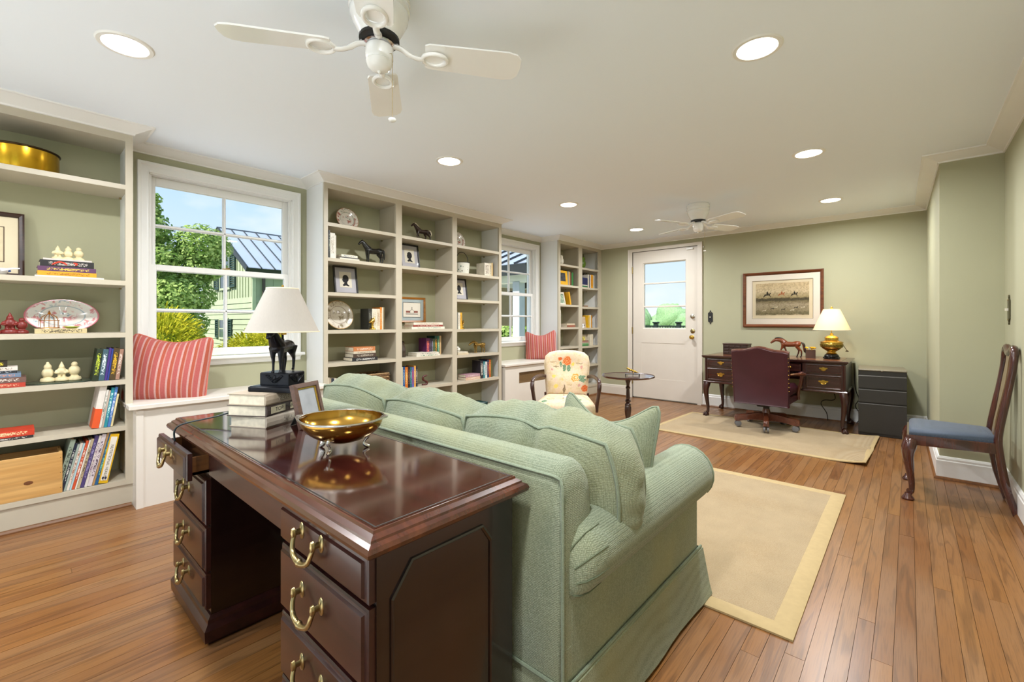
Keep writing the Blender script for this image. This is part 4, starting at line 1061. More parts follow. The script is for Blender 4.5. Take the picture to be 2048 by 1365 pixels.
# ------------------------------------------------------------------ candlestand table
stb = thing('candlestand_table', 'small round mahogany candlestand table in front of the door', 'table', (-1.645, 3.22, .0115))
obj('table_top', MB().lathe([(.0, .655), (.16, .653), (.19, .658), (.202, .664), (.204, .671), (.200, .675), (.194, .671), (.0, .670)], 48), m_mah2, stb, smooth=30)
obj('pedestal', MB().lathe([(.0, .10), (.026, .11), (.027, .20), (.020, .30), (.018, .345), (.022, .36), (.026, .40), (.026, .425), (.022, .435), (.025, .442), (.022, .450), (.014, .458), (.022, .468), (.022, .478), (.013, .486), (.016, .50), (.0125, .565), (.018, .572), (.018, .580), (.012, .588), (.014, .61), (.022, .632), (.023, .650), (.0, .655)], 20), m_mah2z, stb, smooth=35)
for k in range(3):
    a = rad(52+120*k); P = lambda r, z: (r*math.cos(a), r*math.sin(a), z)
    obj('leg', MB().tube(spl([P(.015, .15), P(.07, .175), P(.13, .15), P(.185, .085), P(.215, .028), P(.232, .009)], 3), [.015]*6+[.013]*6+[.012]*3+[.015], 8), m_mah2z, stb, smooth=60)
tr = thing('figurine_stand', 'small black stand on the candlestand table', 'stand', (-1.615, 3.235, .6825), rad(30))
obj('tray', MB().box(-.055, .055, -.03, .03, .012, .015), m_black, tr)
for x in (-.052, .052):
    for y in (-.027, .027): obj('stand_leg', MB().box(x-.002, x+.002, y-.002, y+.002, 0, .017), m_black, tr)
liz = MB().tube(spl([(-.07, 0, .012), (-.045, .01, .016), (-.015, 0, .030), (.018, -.004, .040), (.05, .0, .058), (.062, 0, .062)], 3), [.002,.004,.005,.007,.009,.011,.013,.013,.013,.012,.011,.010,.009,.009,.008,.004], 8)
for s in (-1, 1):
    liz.tube([(.02, s*.008, .038), (.03, s*.026, .034), (.034, s*.03, .004)], [.005, .004, .004], 6).tube([(-.012, s*.008, .03), (-.014, s*.03, .026), (-.004, s*.034, .004)], [.006, .005, .004], 6)
ll = link('lizard_figurine', fuse(liz, .0035, 2, 'lizard_figurine'), plain('gilt', 'b08d3f', .3, 1, var=.2, scale=40), None, (-1.615, 3.235, .6978), (0, 0, rad(215)))
ll.scale = (.72,)*3
tag(ll, 'small gilt lizard figurine on the black stand', 'figurine')

# ------------------------------------------------------------------ floral armchair
def floral():
    q = NT('floral linen'); v = q.coord((1, 1, 1))
    n1 = q.n('ShaderNodeTexNoise', {'Vector': q.coord((22,)*3), 'Scale': 1.0, 'Detail': 3})
    col = q.ramp(n1.outputs[0], [(.3, lin('cfb890')), (.5, lin('d8c6a8')), (.7, lin('d8bfac'))])
    vo = q.n('ShaderNodeTexVoronoi', {'Vector': q.coord((38,)*3), 'Scale': 1.0}, feature='DISTANCE_TO_EDGE')
    col = q.mix(q.ramp(vo.outputs[0], [(.0, (.45,.45,.45,1)), (.06, (0,0,0,1))]), col, lin('c0a27c'))
    wob = q.n('ShaderNodeTexNoise', {'Vector': q.coord((45,)*3), 'Scale': 1.0, 'Detail': 2})
    wv = q.n('ShaderNodeVectorMath', {0: wob.outputs['Color'], 1: (.5,.5,.5)}, operation='SUBTRACT').outputs[0]
    wv = q.n('ShaderNodeVectorMath', {0: wv, 'Scale': .035}, operation='SCALE').outputs[0]
    pv = q.n('ShaderNodeVectorMath', {0: v, 1: wv}, operation='ADD').outputs[0]
    def spot(x, z, r, stops, sx=1.0, sz=1.0, y=None):
        nonlocal col
        d = q.n('ShaderNodeVectorMath', {0: pv, 1: (x, y if y is not None else 0, z)}, operation='SUBTRACT').outputs[0]
        d = q.n('ShaderNodeVectorMath', {0: d, 1: (1/(r*sx), 0 if y is None else 1/r, 1/(r*sz) if y is None else 0)}, operation='MULTIPLY').outputs[0]
        L = q.n('ShaderNodeVectorMath', {0: d}, operation='LENGTH').outputs['Value']
        pet = q.n('ShaderNodeMath', {0: L, 1: 16.0}, operation='MULTIPLY'); pet = q.n('ShaderNodeMath', {0: pet.outputs[0]}, operation='SINE')
        pc_ = q.mix(q.ramp(pet.outputs[0], [(.3, (0,0,0,1)), (.9, (.8,.8,.8,1))]), lin(stops[0]), lin(stops[1]))
        col = q.mix(q.ramp(L, [(.86, (1,1,1,1)), (1.0, (0,0,0,1))]), col, pc_)
    G = ('5d7a5e', 'a9bfa0')
    spot(-.02, .66, .030, G, .6, 1.3); spot(.02, .655, .03, G, .7, 1.2); spot(-.055, .69, .02, G, .6, 1.4)
    spot(.005, .725, .046, ('d8703a', 'f0b27a')); spot(-.062, .745, .020, ('cf5f30', 'e38a50'))
    spot(.085, .57, .046, ('e0974a', 'f6e2bd')); spot(.145, .575, .028, G, 1.3, .7); spot(.15, .545, .028, G, 1.3, .7)
    spot(.175, .47, .034, ('cf5f30', 'e9a878')); spot(-.02, .46, .03, ('7c6a52', 'b39c80'), .35, 1.6)
    spot(.06, .74-.05, .018, ('e0b84c', 'f0d892')); spot(-.12, .58, .020, ('e3c05c', 'f0d892')); spot(-.10, .49, .022, ('e3c05c', 'f0d892'))
    spot(-.13, -.16, .045, ('e6a07a', 'f3d6c0'), y=-.16); spot(.12, -.18, .03, G, y=-.18); spot(.02, -.05, .05, ('d7c2d6', 'ecd8d2'), y=-.05); spot(-.18, -.24, .03, G, y=-.24)
    spot(-.13, .71, .016, ('b59a7a', 'cbb290'), 2.4, .35); spot(-.10, .67, .012, ('8a7a5c', 'b8a080'), 2.6, .4); spot(.12, .70, .014, ('8a7a5c', 'cbb290'), 2.6, .35); spot(.14, .665, .014, ('c08a80', 'd8b0a0')); spot(-.14, .64, .012, ('c08a80', 'd8b0a0')); spot(-.04, .55, .016, ('d0b070', 'e0c898')); spot(.03, .50, .014, ('b59a7a', 'cbb290'), 2.2, .4); spot(.12, .50, .016, ('c08a80', 'd8c0a8'))
    q.bump(q.n('ShaderNodeTexNoise', {'Vector': q.coord((400,)*3), 'Scale': 1.0}).outputs[0], .15, .002)
    return q.set(.9, 0, 0, .2, col)
m_flor = floral()
ac = thing('armchair', 'floral upholstered open armchair beside the far window seat', 'chair', (-2.37, 3.42, 0), rad(33))
secs = []
outl = [(-.195, .40), (.195, .40), (.205, .55), (.218, .70), (.205, .765), (.165, .80), (.08, .818), (0, .822), (-.08, .818), (-.165, .80), (-.205, .765), (-.218, .70), (-.205, .55)]
for y, f in ((.060, .90), (.050, .985), (.030, 1.0), (.005, 1.0), (-.015, .97), (-.030, .88), (-.036, .65), (-.038, .3)):
    secs.append([(x*f, .175+y+(z-.4)*.22, .6+(z-.6)*f) for x, z in outl])
obj('backrest', MB().loft(secs), m_flor, ac, smooth=60)
obj('back_piping', MB().tube([(x*1.0, .190+(z-.4)*.22, z) for x, z in outl], .006, 6, loop=True), plain('cream piping', 'e8d8b8', .9), ac, smooth=60)
so = [(-.255, -.285), (-.20, -.31), (0, -.318), (.20, -.31), (.255, -.285), (.262, -.20), (.215, .20), (-.215, .20), (-.262, -.20)]
obj('seat', MB().loft([[(x*f, -.02+(y+.02)*f, z) for x, y in so] for f, z in ((.96, .275), (1.0, .29), (1.0, .345), (.985, .375), (.92, .398), (.75, .412), (.4, .42))]), m_flor, ac, smooth=60)
for s in (-1, 1):
    obj('arm', MB().tube(spl([(s*.208, .205, .575), (s*.245, .12, .590), (s*.282, -.02, .582), (s*.297, -.10, .565), (s*.298, -.135, .52), (s*.288, -.13, .44), (s*.278, -.12, .37), (s*.272, -.12, .30)], 4), [.016]*6+[.018]*8+[.019]*4+[.017]*11, 10), m_mah2z, ac, smooth=60)
    cabriole(s*.225, -.265, s, -1, .29, ac, m_mah2z, 'pad', .8)
    obj('leg', MB().tube(spl([(s*.195, .19, .42), (s*.195, .20, .28), (s*.205, .235, .12), (s*.215, .275, .0)], 3), [.02]*6+[.017]*4, 8), m_mah2z, ac, smooth=60)

# ------------------------------------------------------------------ side chair by the right wall
sch = thing('side_chair', 'dark wood side chair with blue seat by the side wall', 'chair', (.195, 3.945, 0), rad(-90))
m_blue = fabric('blue grey sateen', '525e70', '3e4856', 420, .55, .15)
m_ch = wood('chair mahogany', '55261a', '2c110c', .2, .7, axis=2, scale=1.5)
rail = [(-.235, -.205), (.235, -.205), (.178, .20), (-.178, .20)]
def trap(f, z, o=0): return [(x*f, y*f+o, z) for x, y in rail]
obj('seat_rail', MB().loft([trap(1.0, .342), trap(1.005, .35), trap(1.005, .398), trap(.995, .402), trap(.95, .402)]), m_ch, sch, smooth=25)
obj('seat_pad', MB().loft([trap(.945, .400), trap(.95, .412), trap(.93, .426), trap(.86, .438), trap(.70, .446), trap(.35, .450)]), m_blue, sch, smooth=60)
for s in (-1, 1):
    lg = cabriole(s*.215, -.185, s, -1, .36, sch, m_ch, 'pad', .95)
    obj('back_post', MB().tube(spl([(s*.165, .262, .0), (s*.168, .218, .17), (s*.170, .192, .36), (s*.170, .190, .44), (s*.165, .203, .54), (s*.160, .225, .68), (s*.165, .245, .82), (s*.158, .252, .91), (s*.125, .254, .942)], 4), [.017]*4+[.019]*8+[.018]*8+[.017]*8+[.018]*5, 10), m_ch, sch, smooth=60)
obj('crest_rail', MB().tube(spl([(-.160, .252, .905), (-.148, .254, .936), (-.115, .255, .950), (-.06, .253, .930), (0, .252, .915), (.06, .253, .930), (.115, .255, .950), (.148, .254, .936), (.160, .252, .905)], 4), [.018]*8+[.019]*6+[.02]*5+[.019]*6+[.018]*8, 10), m_ch, sch, smooth=60)
spz = [(.410, .035, .188), (.45, .040, .190), (.52, .030, .198), (.58, .032, .208), (.66, .050, .220), (.74, .064, .232), (.80, .058, .240), (.86, .046, .247), (.915, .060, .252)]
obj('splat', MB().loft([[(-w, y-.006, z), (w, y-.006, z), (w, y+.006, z), (-w, y+.006, z)] for z, w, y in spz]), wood('reflection-tinted splat', '8a6f4e', '6a4d33', .3, .4, axis=2, scale=1.5), sch, smooth=50)  # tan tint paints a reflection into the splat colour
obj('shoe_rail', MB().cbox(-.165, .165, .178, .208, .395, .416, .004), m_ch, sch)

# ------------------------------------------------------------------ things on the near desk
def text_mb(txt, size, depth=.0004, spacing=1.0):
    c = bpy.data.curves.new('t', 'FONT'); c.body = txt; c.size = size; c.align_x = 'CENTER'; c.align_y = 'CENTER'; c.space_character = spacing
    o = bpy.data.objects.new('t', c); COL.objects.link(o)
    dg = bpy.context.evaluated_depsgraph_get(); dg.update()
    me = bpy.data.meshes.new_from_object(o.evaluated_get(dg))
    bpy.data.objects.remove(o); bpy.data.curves.remove(c)
    return me
def book(label, w, h, t, cover, M, pages=None, grp=None, hard=True, parent=None, cat='book', titlec=None, bands=0, name='book', art=None):
    # local: spine faces -y, width along +y (w), height along z (h), thickness along x (t)
    ct = .0025 if hard else .0012
    e = .003 if hard else 0
    m = MB().box(0, ct, 0, w, 0, h).box(t-ct, t, 0, w, 0, h)
    m.box(0, t, -.001, ct, 0, h)
    o = obj(name, m, cover, loc=M.to_translation(), rot=M.to_euler())
    tag(o, label, cat, grp)
    obj('pages', MB().box(ct, t-ct, ct, w-e, e, h-e), pages or m_pages, o)
    return o
def lay(x, y, z, rz):  # matrix that lays a book flat: spine towards local -y after rz, thickness up
    return TR(x, y, z, rz=rz) @ Matrix.Rotation(rad(-90), 4, 'Y') @ Matrix.Identity(4)
m_cov = [plain('beige book jacket', 'b0a08c', .6, var=.05), plain('brown book jacket', '4a3c38', .5, var=.05), plain('taupe book jacket', 'b9ad9d', .6, var=.05)]
m_cloth = plain('black book boards', '20202a', .6)
stz = .7125
names = ['beige hardcover with worn title, topmost of the stack under the horse lamp', 'dark brown hardcover with cream title panels, middle of the lamp stack', 'taupe hardcover at the bottom of the stack under the horse lamp']
titles = ['REVERED', 'TOP  MARKET', 'SMART']
for i in (2, 1, 0):
    a = rad(30)+rad((0, 3, -2)[i])
    th = .041
    # spine on the +x side seen from the right; page edges to the near side
    W_, L_ = .160, .228
    ox, oy = (-1.749, .621) if i == 2 else ((-1.752, .623) if i == 1 else (-1.746, .617))
    M = TR(ox, oy, stz, rz=a)
    b = thing('book', names[i], 'book', M.to_translation(), rot=M.to_euler(), group='books under the lamp')
    obj('cover', MB().box(-W_, 0, 0, L_, 0, .003).box(-W_, 0, 0, L_, th-.003, th).prism([(0, .0), (.004, .006), (.006, th/2), (.004, th-.006), (0, th), (-.003, th), (-.003, 0)], 0, L_, 'y'), m_cov[i], b)
    obj('pages', MB().box(-W_+.004, -.003, .004, L_-.004, .003, th-.003), m_pages, b)
    if i == 1:
        for y0_, y1_ in ((.02, .10), (.13, .205)): obj('title_panel', MB().box(.0055, .0066, y0_, y1_, .008, th-.008), plain('title cream', 'cfc6a8', .6), b)
    tm = text_mb(titles[i], .022 if i != 1 else .020)
    to = link('title', tm, plain('title dark', '2a2420', .6) if i == 1 else plain('title pale', 'e8e0d0', .6), b, (.0072, .115, th/2), (rad(90), 0, rad(90)))
    to.scale = (1.15, 1, 1)
    stz += th
nl = thing('table_lamp', 'unlit bronze horse lamp with grey-white shade on stacked books', 'lamp', (-1.832, .712, stz), rad(30))
m_bz = plain('dark bronze', '16181f', .28, .55, var=.3, scale=18)
rings(pb := MB(), (-.092, .092, -.072, .072), [(-.002, 0), (0, .002), (0, .018), (-.006, .022), (-.018, .024)])
obj('plinth_plate', pb, m_bz, nl, smooth=25)
rings(pb := MB(), (-.062, .062, -.046, .046), [(0, .022), (0, .068), (-.003, .072), (-.006, .072)])
blk = obj('plinth_block', pb, m_bz, nl)
def scrolls(M):
    c = MB()
    for s in (-1, 1):
        for k in range(3): c.tube(spl([(s*.004, 0, .012+k*.006), (s*(.014+k*.006), 0, .018+k*.008), (s*(.026+k*.006), 0, .028+k*.004), (s*(.022+k*.005), 0, .040)], 3), .0022, 5, M=M)
    c.sphere((0, 0, .032), .008, .004, .010, 8, 6, M=M)
    return c
obj('relief_scroll', scrolls(TR(0, -.047, .022)), m_bz, blk, smooth=60)
obj('relief_scroll', scrolls(TR(.063, 0, .022, rz=rad(90))), m_bz, blk, smooth=60)
hm = horse_mb(.25, -.2, (.44, .35), 1.05)
hm.add(*[(lambda mm: (mm.v, mm.f))(MB().loft([[(x, y*1.0, z) for x, y, z in r_] for r_ in [[(.12, -.14, .60), (.12, -.09, .72), (.12, .09, .72), (.12, .14, .60)], [(-.14, -.15, .60), (-.14, -.09, .74), (-.14, .09, .74), (-.14, .15, .60)]]]))][0])
ho = link('horse', fuse(hm, .014, 3, 'horse'), m_bz, nl, (0, 0, .072), (0, 0, rad(-72)))
ho.scale = (.205, .205, .160)
obj('support_stem', MB().tube([(0, .0, .072), (0, .0, .20)], .006, 8).tube([(.0, 0, .19), (0, 0, .40)], .004, 8), m_bz, nl)
obj('socket', MB().lathe([(.0, .215), (.014, .216), (.014, .245), (.010, .26), (.0, .262)], 12), m_gold, nl, smooth=40)
lampshade('grey linen shade', 'cfc8c0', .132, .056, .172, False, nl, .226)
obj('finial', MB().sphere((0, 0, .404), .005, .005, .007), m_gold, nl)
tag(obj('lamp_cord', MB().tube(spl([(-2.03, .408, .66), (-2.03, .408, .70), (-2.02, .435, .722), (-1.99, .53, .738), (-1.955, .62, .764), (-1.92, .69, .797)], 5), .0032, 6), plain('dark green cord', '16262a', .5), smooth=60), 'dark cord running from the horse lamp over desk edge', 'cord')
pf = thing('photo_frame', 'wooden photo frame leaning on the desk beside stacked books', 'picture frame', (-1.661, .757, .7127), rad(118))
Mf = TR(0, 0, 0, rx=rad(-14))
obj('frame', MB().frame([(0, .012), (0, -.006), (-.016, -.008), (-.018, -.002), (-.018, .012)], (-.068, .068, .002, .165), Mf), wood('walnut frame', '6b4a3a', '4a3026', .35, .3, axis=0, scale=3), pf)
obj('gilt_fillet', MB().frame([(-.018, .004), (-.018, -.003), (-.022, -.002), (-.022, .004)], (-.068, .068, .002, .165), Mf), m_gold, pf)
obj('photo', MB().box(-.048, .048, .002, .004, .022, .145, Mf), plain('faded photo', 'b8bcc4', .8, var=.12, scale=18), pf)
obj('glazing', MB().box(-.048, .048, .000, .001, .022, .145, Mf), glassmat(), pf)
obj('easel', MB().prism([(-.018, 0), (.018, 0), (.008, .11), (-.008, .11)], 0, .003, 'y', TR(0, .085, 0, rx=rad(26))), m_black, pf)
# brass boat-shaped bowl
bw = thing('brass_bowl', 'brass boat-shaped bowl on scrolled feet on the near desk', 'bowl', (-1.295, .675, .7130), rad(41.6))
def bowl_mb():
    m = MB()
    def S(a, b, off):
        t = a*2*PI; c, s_ = math.cos(t), math.sin(t)
        # b 0 centre .. 1 rim
        r = math.sin(b*PI/2)
        pt = abs(c)**3
        x = .124*c*r*(1-off*.02); y = .098*s_*r*(1-.12*pt)*(1-off*.03)
        z = .018+.072*(1-math.cos(b*PI/2))**.85+.006*pt*b**4+(.010*s_ if s_ > 0 else 0)*b**3+off*.0022
        return (x, y, z)
    m.grid(lambda a, b: S(a, b*.99+.01, 0), 44, 14, wu=True)
    m.grid(lambda a, b: S(a, b*.99+.01, 1), 44, 14, wu=True)
    return m
m_bowl = plain('antique brass', 'b58a3e', .17, 1, var=.12, scale=12)
m_silv = plain('silver plate', 'cfcac4', .2, 1, var=.08, scale=20)
obj('bowl', bowl_mb(), m_bowl, bw, smooth=60)
rimp = []
for i in range(44):
    t = 2*PI*i/44; c, s_ = math.cos(t), math.sin(t); pt = abs(c)**3
    rimp.append((.125*c*(1+.02*pt), .099*s_*(1-.12*pt), .0905+.006*pt+(.010*s_ if s_ > 0 else 0)))
obj('rim', MB().tube(rimp, .0035, 6, loop=True), m_silv, bw, smooth=60)
for s in (-1, 1):
    obj('pointed_lip', MB().loft([[(s*(.116+k*.022), y*1.4*(1-k*.8), .096+.003*k+.003*abs(y)/.03) for y in (-.030, -.015, 0, .015, .030)] + [(s*(.116+k*.022), y*1.4*(1-k*.8), .094+.003*k) for y in (.030, .015, 0, -.015, -.030)] for k in (0, .4, .8, 1.1)]), m_silv, bw, smooth=60)
for a in (-100, 20, 160):
    t = rad(a); c, s_ = math.cos(t)*.070, math.sin(t)*.062
    q_ = math.hypot(c, s_)/.0707
    ft = MB().tube(spl([(c*.95, s_*.95, .046), (c*1.12, s_*1.12, .034), (c*.98, s_*.98, .022), (c*.95, s_*.95, .010), (c*1.15, s_*1.15, .002)], 3), [.007,.007,.0065,.006,.005,.0045,.004,.004,.0045,.005,.006,.006,.005], 8)
    ft.tube([(c*.98+.016*math.cos(k), s_*.98+.005*math.sin(k)*1.4, .046+.008*math.sin(k)) for k in [2*PI*i/12 for i in range(12)]], .0028, 5, loop=True)
    obj('scroll_foot', ft, m_silv, bw, smooth=60)
# ------------------------------------------------------------------ shelf contents
def cover(hexc): return plain('cover '+hexc, hexc, .45, var=.10, scale=25)
def lettering(bgc, fg):
    k = 'lettering '+bgc+fg
    if k in MATS: return MATS[k]
    q = NT(k)
    nz = q.n('ShaderNodeTexNoise', {'Vector': q.coord((260, 260, 170)), 'Scale': 1.0, 'Detail': 1.5})
    MATS[k] = q.set(.5, color=q.ramp(nz.outputs[0], [(.50, lin(bgc)), (.54, lin(fg))]))
    return MATS[k]
ORD = ['first', 'second', 'third', 'fourth', 'fifth', 'sixth', 'seventh', 'eighth', 'ninth', 'tenth', 'eleventh', 'twelfth', 'thirteenth']
def up_row(place, xs, y, z, items, lean=0, grp=None):
    # upright books, spines to the room; items (thickness, height, width, cover, lettering, colour words)
    for i, (t, h, w, c, f, nm) in enumerate(items):
        M = Matrix.Translation((xs, y, z+t*math.sin(rad(lean)))) @ Matrix.Rotation(-rad(lean), 4, 'X') @ Matrix.Rotation(rad(90), 4, 'Z')
        o = book(f'{nm} book, {ORD[i]} from left {place}', w, h, t, cover(c), M, grp=grp or ('upright books '+place))
        if f and t > .008:
            obj('spine_title', MB().box(t*.2, t*.8, -.0018, -.0008, h*.18, h*.86), lettering(c, f), o)
        y += t/math.cos(rad(lean))+.0012
    return y
def lay_stack(place, xs, yr, z, items, grp=None, word='stack'):
    # books lying flat, bottom first; items (length, width, thickness, cover, lettering, colour words, shift, xshift)
    n = len(items)
    for i, (L, w, t, c, f, nm, dy, dx) in enumerate(items):
        M = Matrix(((0, -1, 0, xs+dx), (0, 0, -1, yr+dy), (1, 0, 0, z), (0, 0, 0, 1)))
        pos = '' if n == 1 else (' topmost' if i == n-1 else (' lowest' if i == 0 else ' '+ORD[i]+' from the bottom'))
        o = book(f'{nm} book{pos} lying {place}', w, L, t, cover(c), M, grp=grp or ('books lying '+place))
        if f: obj('spine_title', MB().box(t*.25, t*.75, -.0018, -.0008, L*.12, L*.85), lettering(c, f), o)
        z += t
    return z
def single(name, me, m, label, cat, loc, rot=(0, 0, 0), sc=1, grp=None):
    if me.materials and me.materials[0] != m: me = me.copy(); me.materials.clear()
    o = link(name, me, m, None, loc, rot)
    o.scale = (sc, sc, sc) if not isinstance(sc, tuple) else sc
    return tag(o, label, cat, grp)
def chessman(kind):
    # squat carved figure on a round plinth, unit height
    b = MB().lathe([(.0, 0), (.30, .0), (.32, .03), (.32, .10), (.29, .13), (.30, .16), (.27, .19), (.20, .20), (0, .2)], 18)
    if kind == 0: b.sphere((0, 0, .44), .25, .22, .26, 14, 10).sphere((0, -.02, .74), .17, .16, .17, 12, 8).sphere((0, 0, .93), .08, .08, .07, 8, 6).sphere((.13, -.14, .42), .08, .08, .16, 8, 6).sphere((-.13, -.14, .42), .08, .08, .16, 8, 6)
    elif kind == 1: b.sphere((0, 0, .50), .22, .18, .20, 14, 10).sphere((0, -.02, .72), .13, .13, .13, 12, 8).tube([(0, 0, .80), (0, 0, 1.0)], [.10, .015], 8).tube([(.09, -.02, .18), (.10, -.02, .40)], .08, 8).tube([(-.09, -.02, .18), (-.10, -.02, .40)], .08, 8).tube([(.2, -.03, .56), (.27, -.10, .44), (.12, -.2, .42)], .06, 6).tube([(-.2, -.03, .56), (-.27, -.10, .44), (-.12, -.2, .42)], .06, 6)
    else: b.sphere((0, 0, .50), .27, .24, .26, 14, 10).sphere((0, -.06, .82), .15, .15, .14, 12, 8).tube([(.12, -.05, .18), (-.02, -.06, .34)], .08, 8).tube([(-.12, -.05, .18), (.02, -.06, .34)], .08, 8)
    return fuse(b, .03, 1, 'chess_figure')
chess = [chessman(0), chessman(1), chessman(2)]
m_ivory = plain('carved ivory resin', 'ddceA4'.lower(), .5, var=.12, scale=3)
m_oxred = plain('oxblood resin', '7a2620', .4, var=.12, scale=3)

# --- left edge bookcase
t = thing('brass_planter', 'round polished brass planter on top shelf at left edge', 'planter', (-3.65, .045, 1.9195))
obj('wall_band', MB().loft([[(r*math.cos(2*PI*i/48), r*math.sin(2*PI*i/48), z) for i in range(48)] for r, z in ((.10, .0), (.148, .0), (.150, .004), (.150, .118), (.146, .118), (.146, .006), (.10, .006))], cap=True), plain('brushed brass', 'c79a2a', .22, 1, var=.1, scale=4), t, smooth=30)
obj('rim', MB().tube([(.150*math.cos(2*PI*i/48), .150*math.sin(2*PI*i/48), .120) for i in range(48)], .0065, 8, loop=True), plain('dark bronze rim', '3a2a14', .35, .8), t, smooth=60)
t = thing('framed_picture', 'dark-framed picture with cream mat leaning at left edge', 'picture', (-3.72, -.115, 1.348), rad(90))
Mq = TR(0, 0, 0, rx=rad(-6))
obj('frame', MB().frame([(0, .014), (0, -.008), (-.008, -.012), (-.020, -.008), (-.024, -.002), (-.024, .014)], (-.175, .175, .0, .365), Mq), wood('dark walnut', '3e2218', '26120c', .3, .3, axis=0, scale=3), t)
obj('mat', MB().box(-.155, .155, .004, .006, .02, .345, Mq), plain('ivory mat', 'ddd0b2', .9, var=.02), t)
obj('inner_line', MB().frame([(0, .0042), (0, .003), (-.004, .003), (-.004, .0042)], (-.10, .10, .085, .285), Mq), plain('inner line', '5d4a3a', .8), t)
obj('sketch', MB().box(-.094, .094, .0025, .0035, .091, .279, Mq), plain('sketch paper', 'd9caa8', .9, var=.05, scale=30), t)
t = thing('ceramic_dish', 'small blue and white ceramic dish at the left edge', 'dish', (-3.56, -.045, 1.3475))
obj('bowl', MB().lathe([(.0, 0), (.03, 0), (.05, .02), (.054, .034), (.050, .034), (.046, .022), (.0, .008)], 20), plain('white porcelain', 'e8e8ee', .25), t, smooth=50)
obj('handle', MB().tube([(.045, .02, .022), (.05, .06, .034), (.05, .085, .036)], [.008, .005, .003], 6), plain('white porcelain', 'e8e8ee', .25), t, smooth=60)
for k in range(5): obj('blue_motif', MB().sphere((.051*math.cos(k*1.2), .051*math.sin(k*1.2), .022), .008, .008, .006, 6, 4), plain('cobalt', '2c4a8a', .3), t)
zt = lay_stack('under the small ivory figures', -3.495, .368, 1.3475, [
    (.275, .21, .008, 'e6ded0', None, 'large white', 0, 0), (.235, .16, .026, 'd99a1e', 'a06a10', 'mustard yellow', -.03, -.02), (.232, .16, .026, '5a3558', 'd8b84a', 'purple', -.032, -.022), (.215, .15, .036, '1c1a1c', 'b8b0a8', 'thick black', -.04, -.03), (.195, .14, .010, 'cfc4bc', None, 'thin white', -.048, -.036)])
_bk = [o for o in COL.objects if o.get('label', '').startswith('thick black book')][0]
obj('chilli_print', MB().tube(spl([(.010, -.0015, .17), (.026, -.0015, .145), (.024, -.0015, .125), (.012, -.0015, .11)], 4), [.002]+[.0045]*11+[.002], 6), plain('chilli red', 'd8402a', .4), _bk)
obj('chilli_print', MB().tube(spl([(.026, -.0015, .085), (.022, -.0015, .070), (.012, -.0015, .078)], 4), [.002]+[.004]*7+[.002], 6), plain('chilli red', 'd8402a', .4), _bk)
for i, y in enumerate((.185, .227, .270)):
    single('chess_figure', chess[(1, 0, 2)[i]], m_ivory, 'small ivory figure on the stack of books, ' + ('left of three', 'middle of three', 'right of three')[i], 'figurine', (-3.60, y, zt), (0, 0, rad(90)), .082, 'ivory chess figures on books')
for i, (y, h) in enumerate(((-.045, .085), (.005, .115), (.048, .09))):
    single('chess_figure', chess[i], m_oxred, ('small', 'tall', 'short')[i] + ' red carved figure, ' + ('cut off at the picture edge', 'middle of the red group', 'nearest the floral platter')[i], 'figurine', (-3.60, y, 1.0385), (0, 0, rad(90)), (h*.95, h*.95, h), 'red chess figures')
def plate_mat(name, base, rimc, c1, c2, R, oval=1.0, rim_line=None):
    q = NT(name); s = q.n('ShaderNodeVectorMath', {0: q.coord((1/R/oval, 1/R, 0))}, operation='LENGTH').outputs['Value']
    nz = q.n('ShaderNodeTexNoise', {'Vector': q.coord((9/R,)*3), 'Scale': .55, 'Detail': 3})
    n2 = q.n('ShaderNodeTexNoise', {'Vector': q.coord((7/R,)*3), 'Scale': .35, 'Detail': 1})
    pat = q.ramp(n2.outputs[0], [(.40, lin(c1)), (.50, lin(base)), (.60, lin(c2))])
    msk = q.ramp(nz.outputs[0], [(.50, (0,0,0,1)), (.56, (.85,.85,.85,1))])
    zone = q.ramp(s, [(.30, (1,1,1,1)), (.42, (.15,.15,.15,1)), (.58, (0,0,0,1)), (.66, (1,1,1,1)), (.92, (1,1,1,1)), (.96, (0,0,0,1))])
    f = q.n('ShaderNodeMath', {0: msk, 1: zone}, operation='MULTIPLY').outputs[0]
    col = q.mix(f, lin(base), pat)
    col = q.mix(q.ramp(s, [(.57, (0,0,0,1)), (.58, (.6,.6,.6,1)), (.61, (.6,.6,.6,1)), (.62, (0,0,0,1))]), col, lin(c1))
    col = q.mix(q.ramp(s, [(.93, (0,0,0,1)), (.96, (1,1,1,1))]), col, lin(rimc))
    return q.set(.18, coat=.4, color=col)
def plate_item(label, loc, R, mat, lean=12, oval=1.0, face=90, name='display_plate'):
    prof = [(.0, .0), (R*.55, .0), (R*.60, .004), (R*.95, R*.12), (R, R*.13), (R*.985, R*.15), (R*.62, .011), (R*.56, .006), (.0, .006)]
    o = link(name, MB().lathe(prof, 48, sx=oval).mesh(name, 40), mat)
    o.matrix_basis = Matrix.Translation(loc) @ Matrix.Rotation(rad(face), 4, 'Z') @ Matrix.Rotation(rad(90-lean), 4, 'X')
    return tag(o, label, 'plate', 'display plates')
plate_item('large oval famille platter with pink border standing at left', (-3.715, .212, 1.0385+.098), .098, plate_mat('pink platter', 'e6e2dc', 'c9707c', '6f95a8', 'c86a72', .098, 1.6), 14, 1.6)
t = book('cream antique book lying under the birdcage at left', .13, .205, .026, cover('cbb98c'), Matrix(((0, -1, 0, -3.52), (0, 0, -1, .298), (1, 0, 0, 1.0385), (0, 0, 0, 1))))
obj('spine_title', MB().box(.004, .022, -.0018, -.0008, .02, .18), lettering('cbb98c', '5e5442'), t)
t = thing('birdcage', 'tiny gilt wire birdcage in front of the platter', 'birdcage', (-3.565, .150, 1.0648))
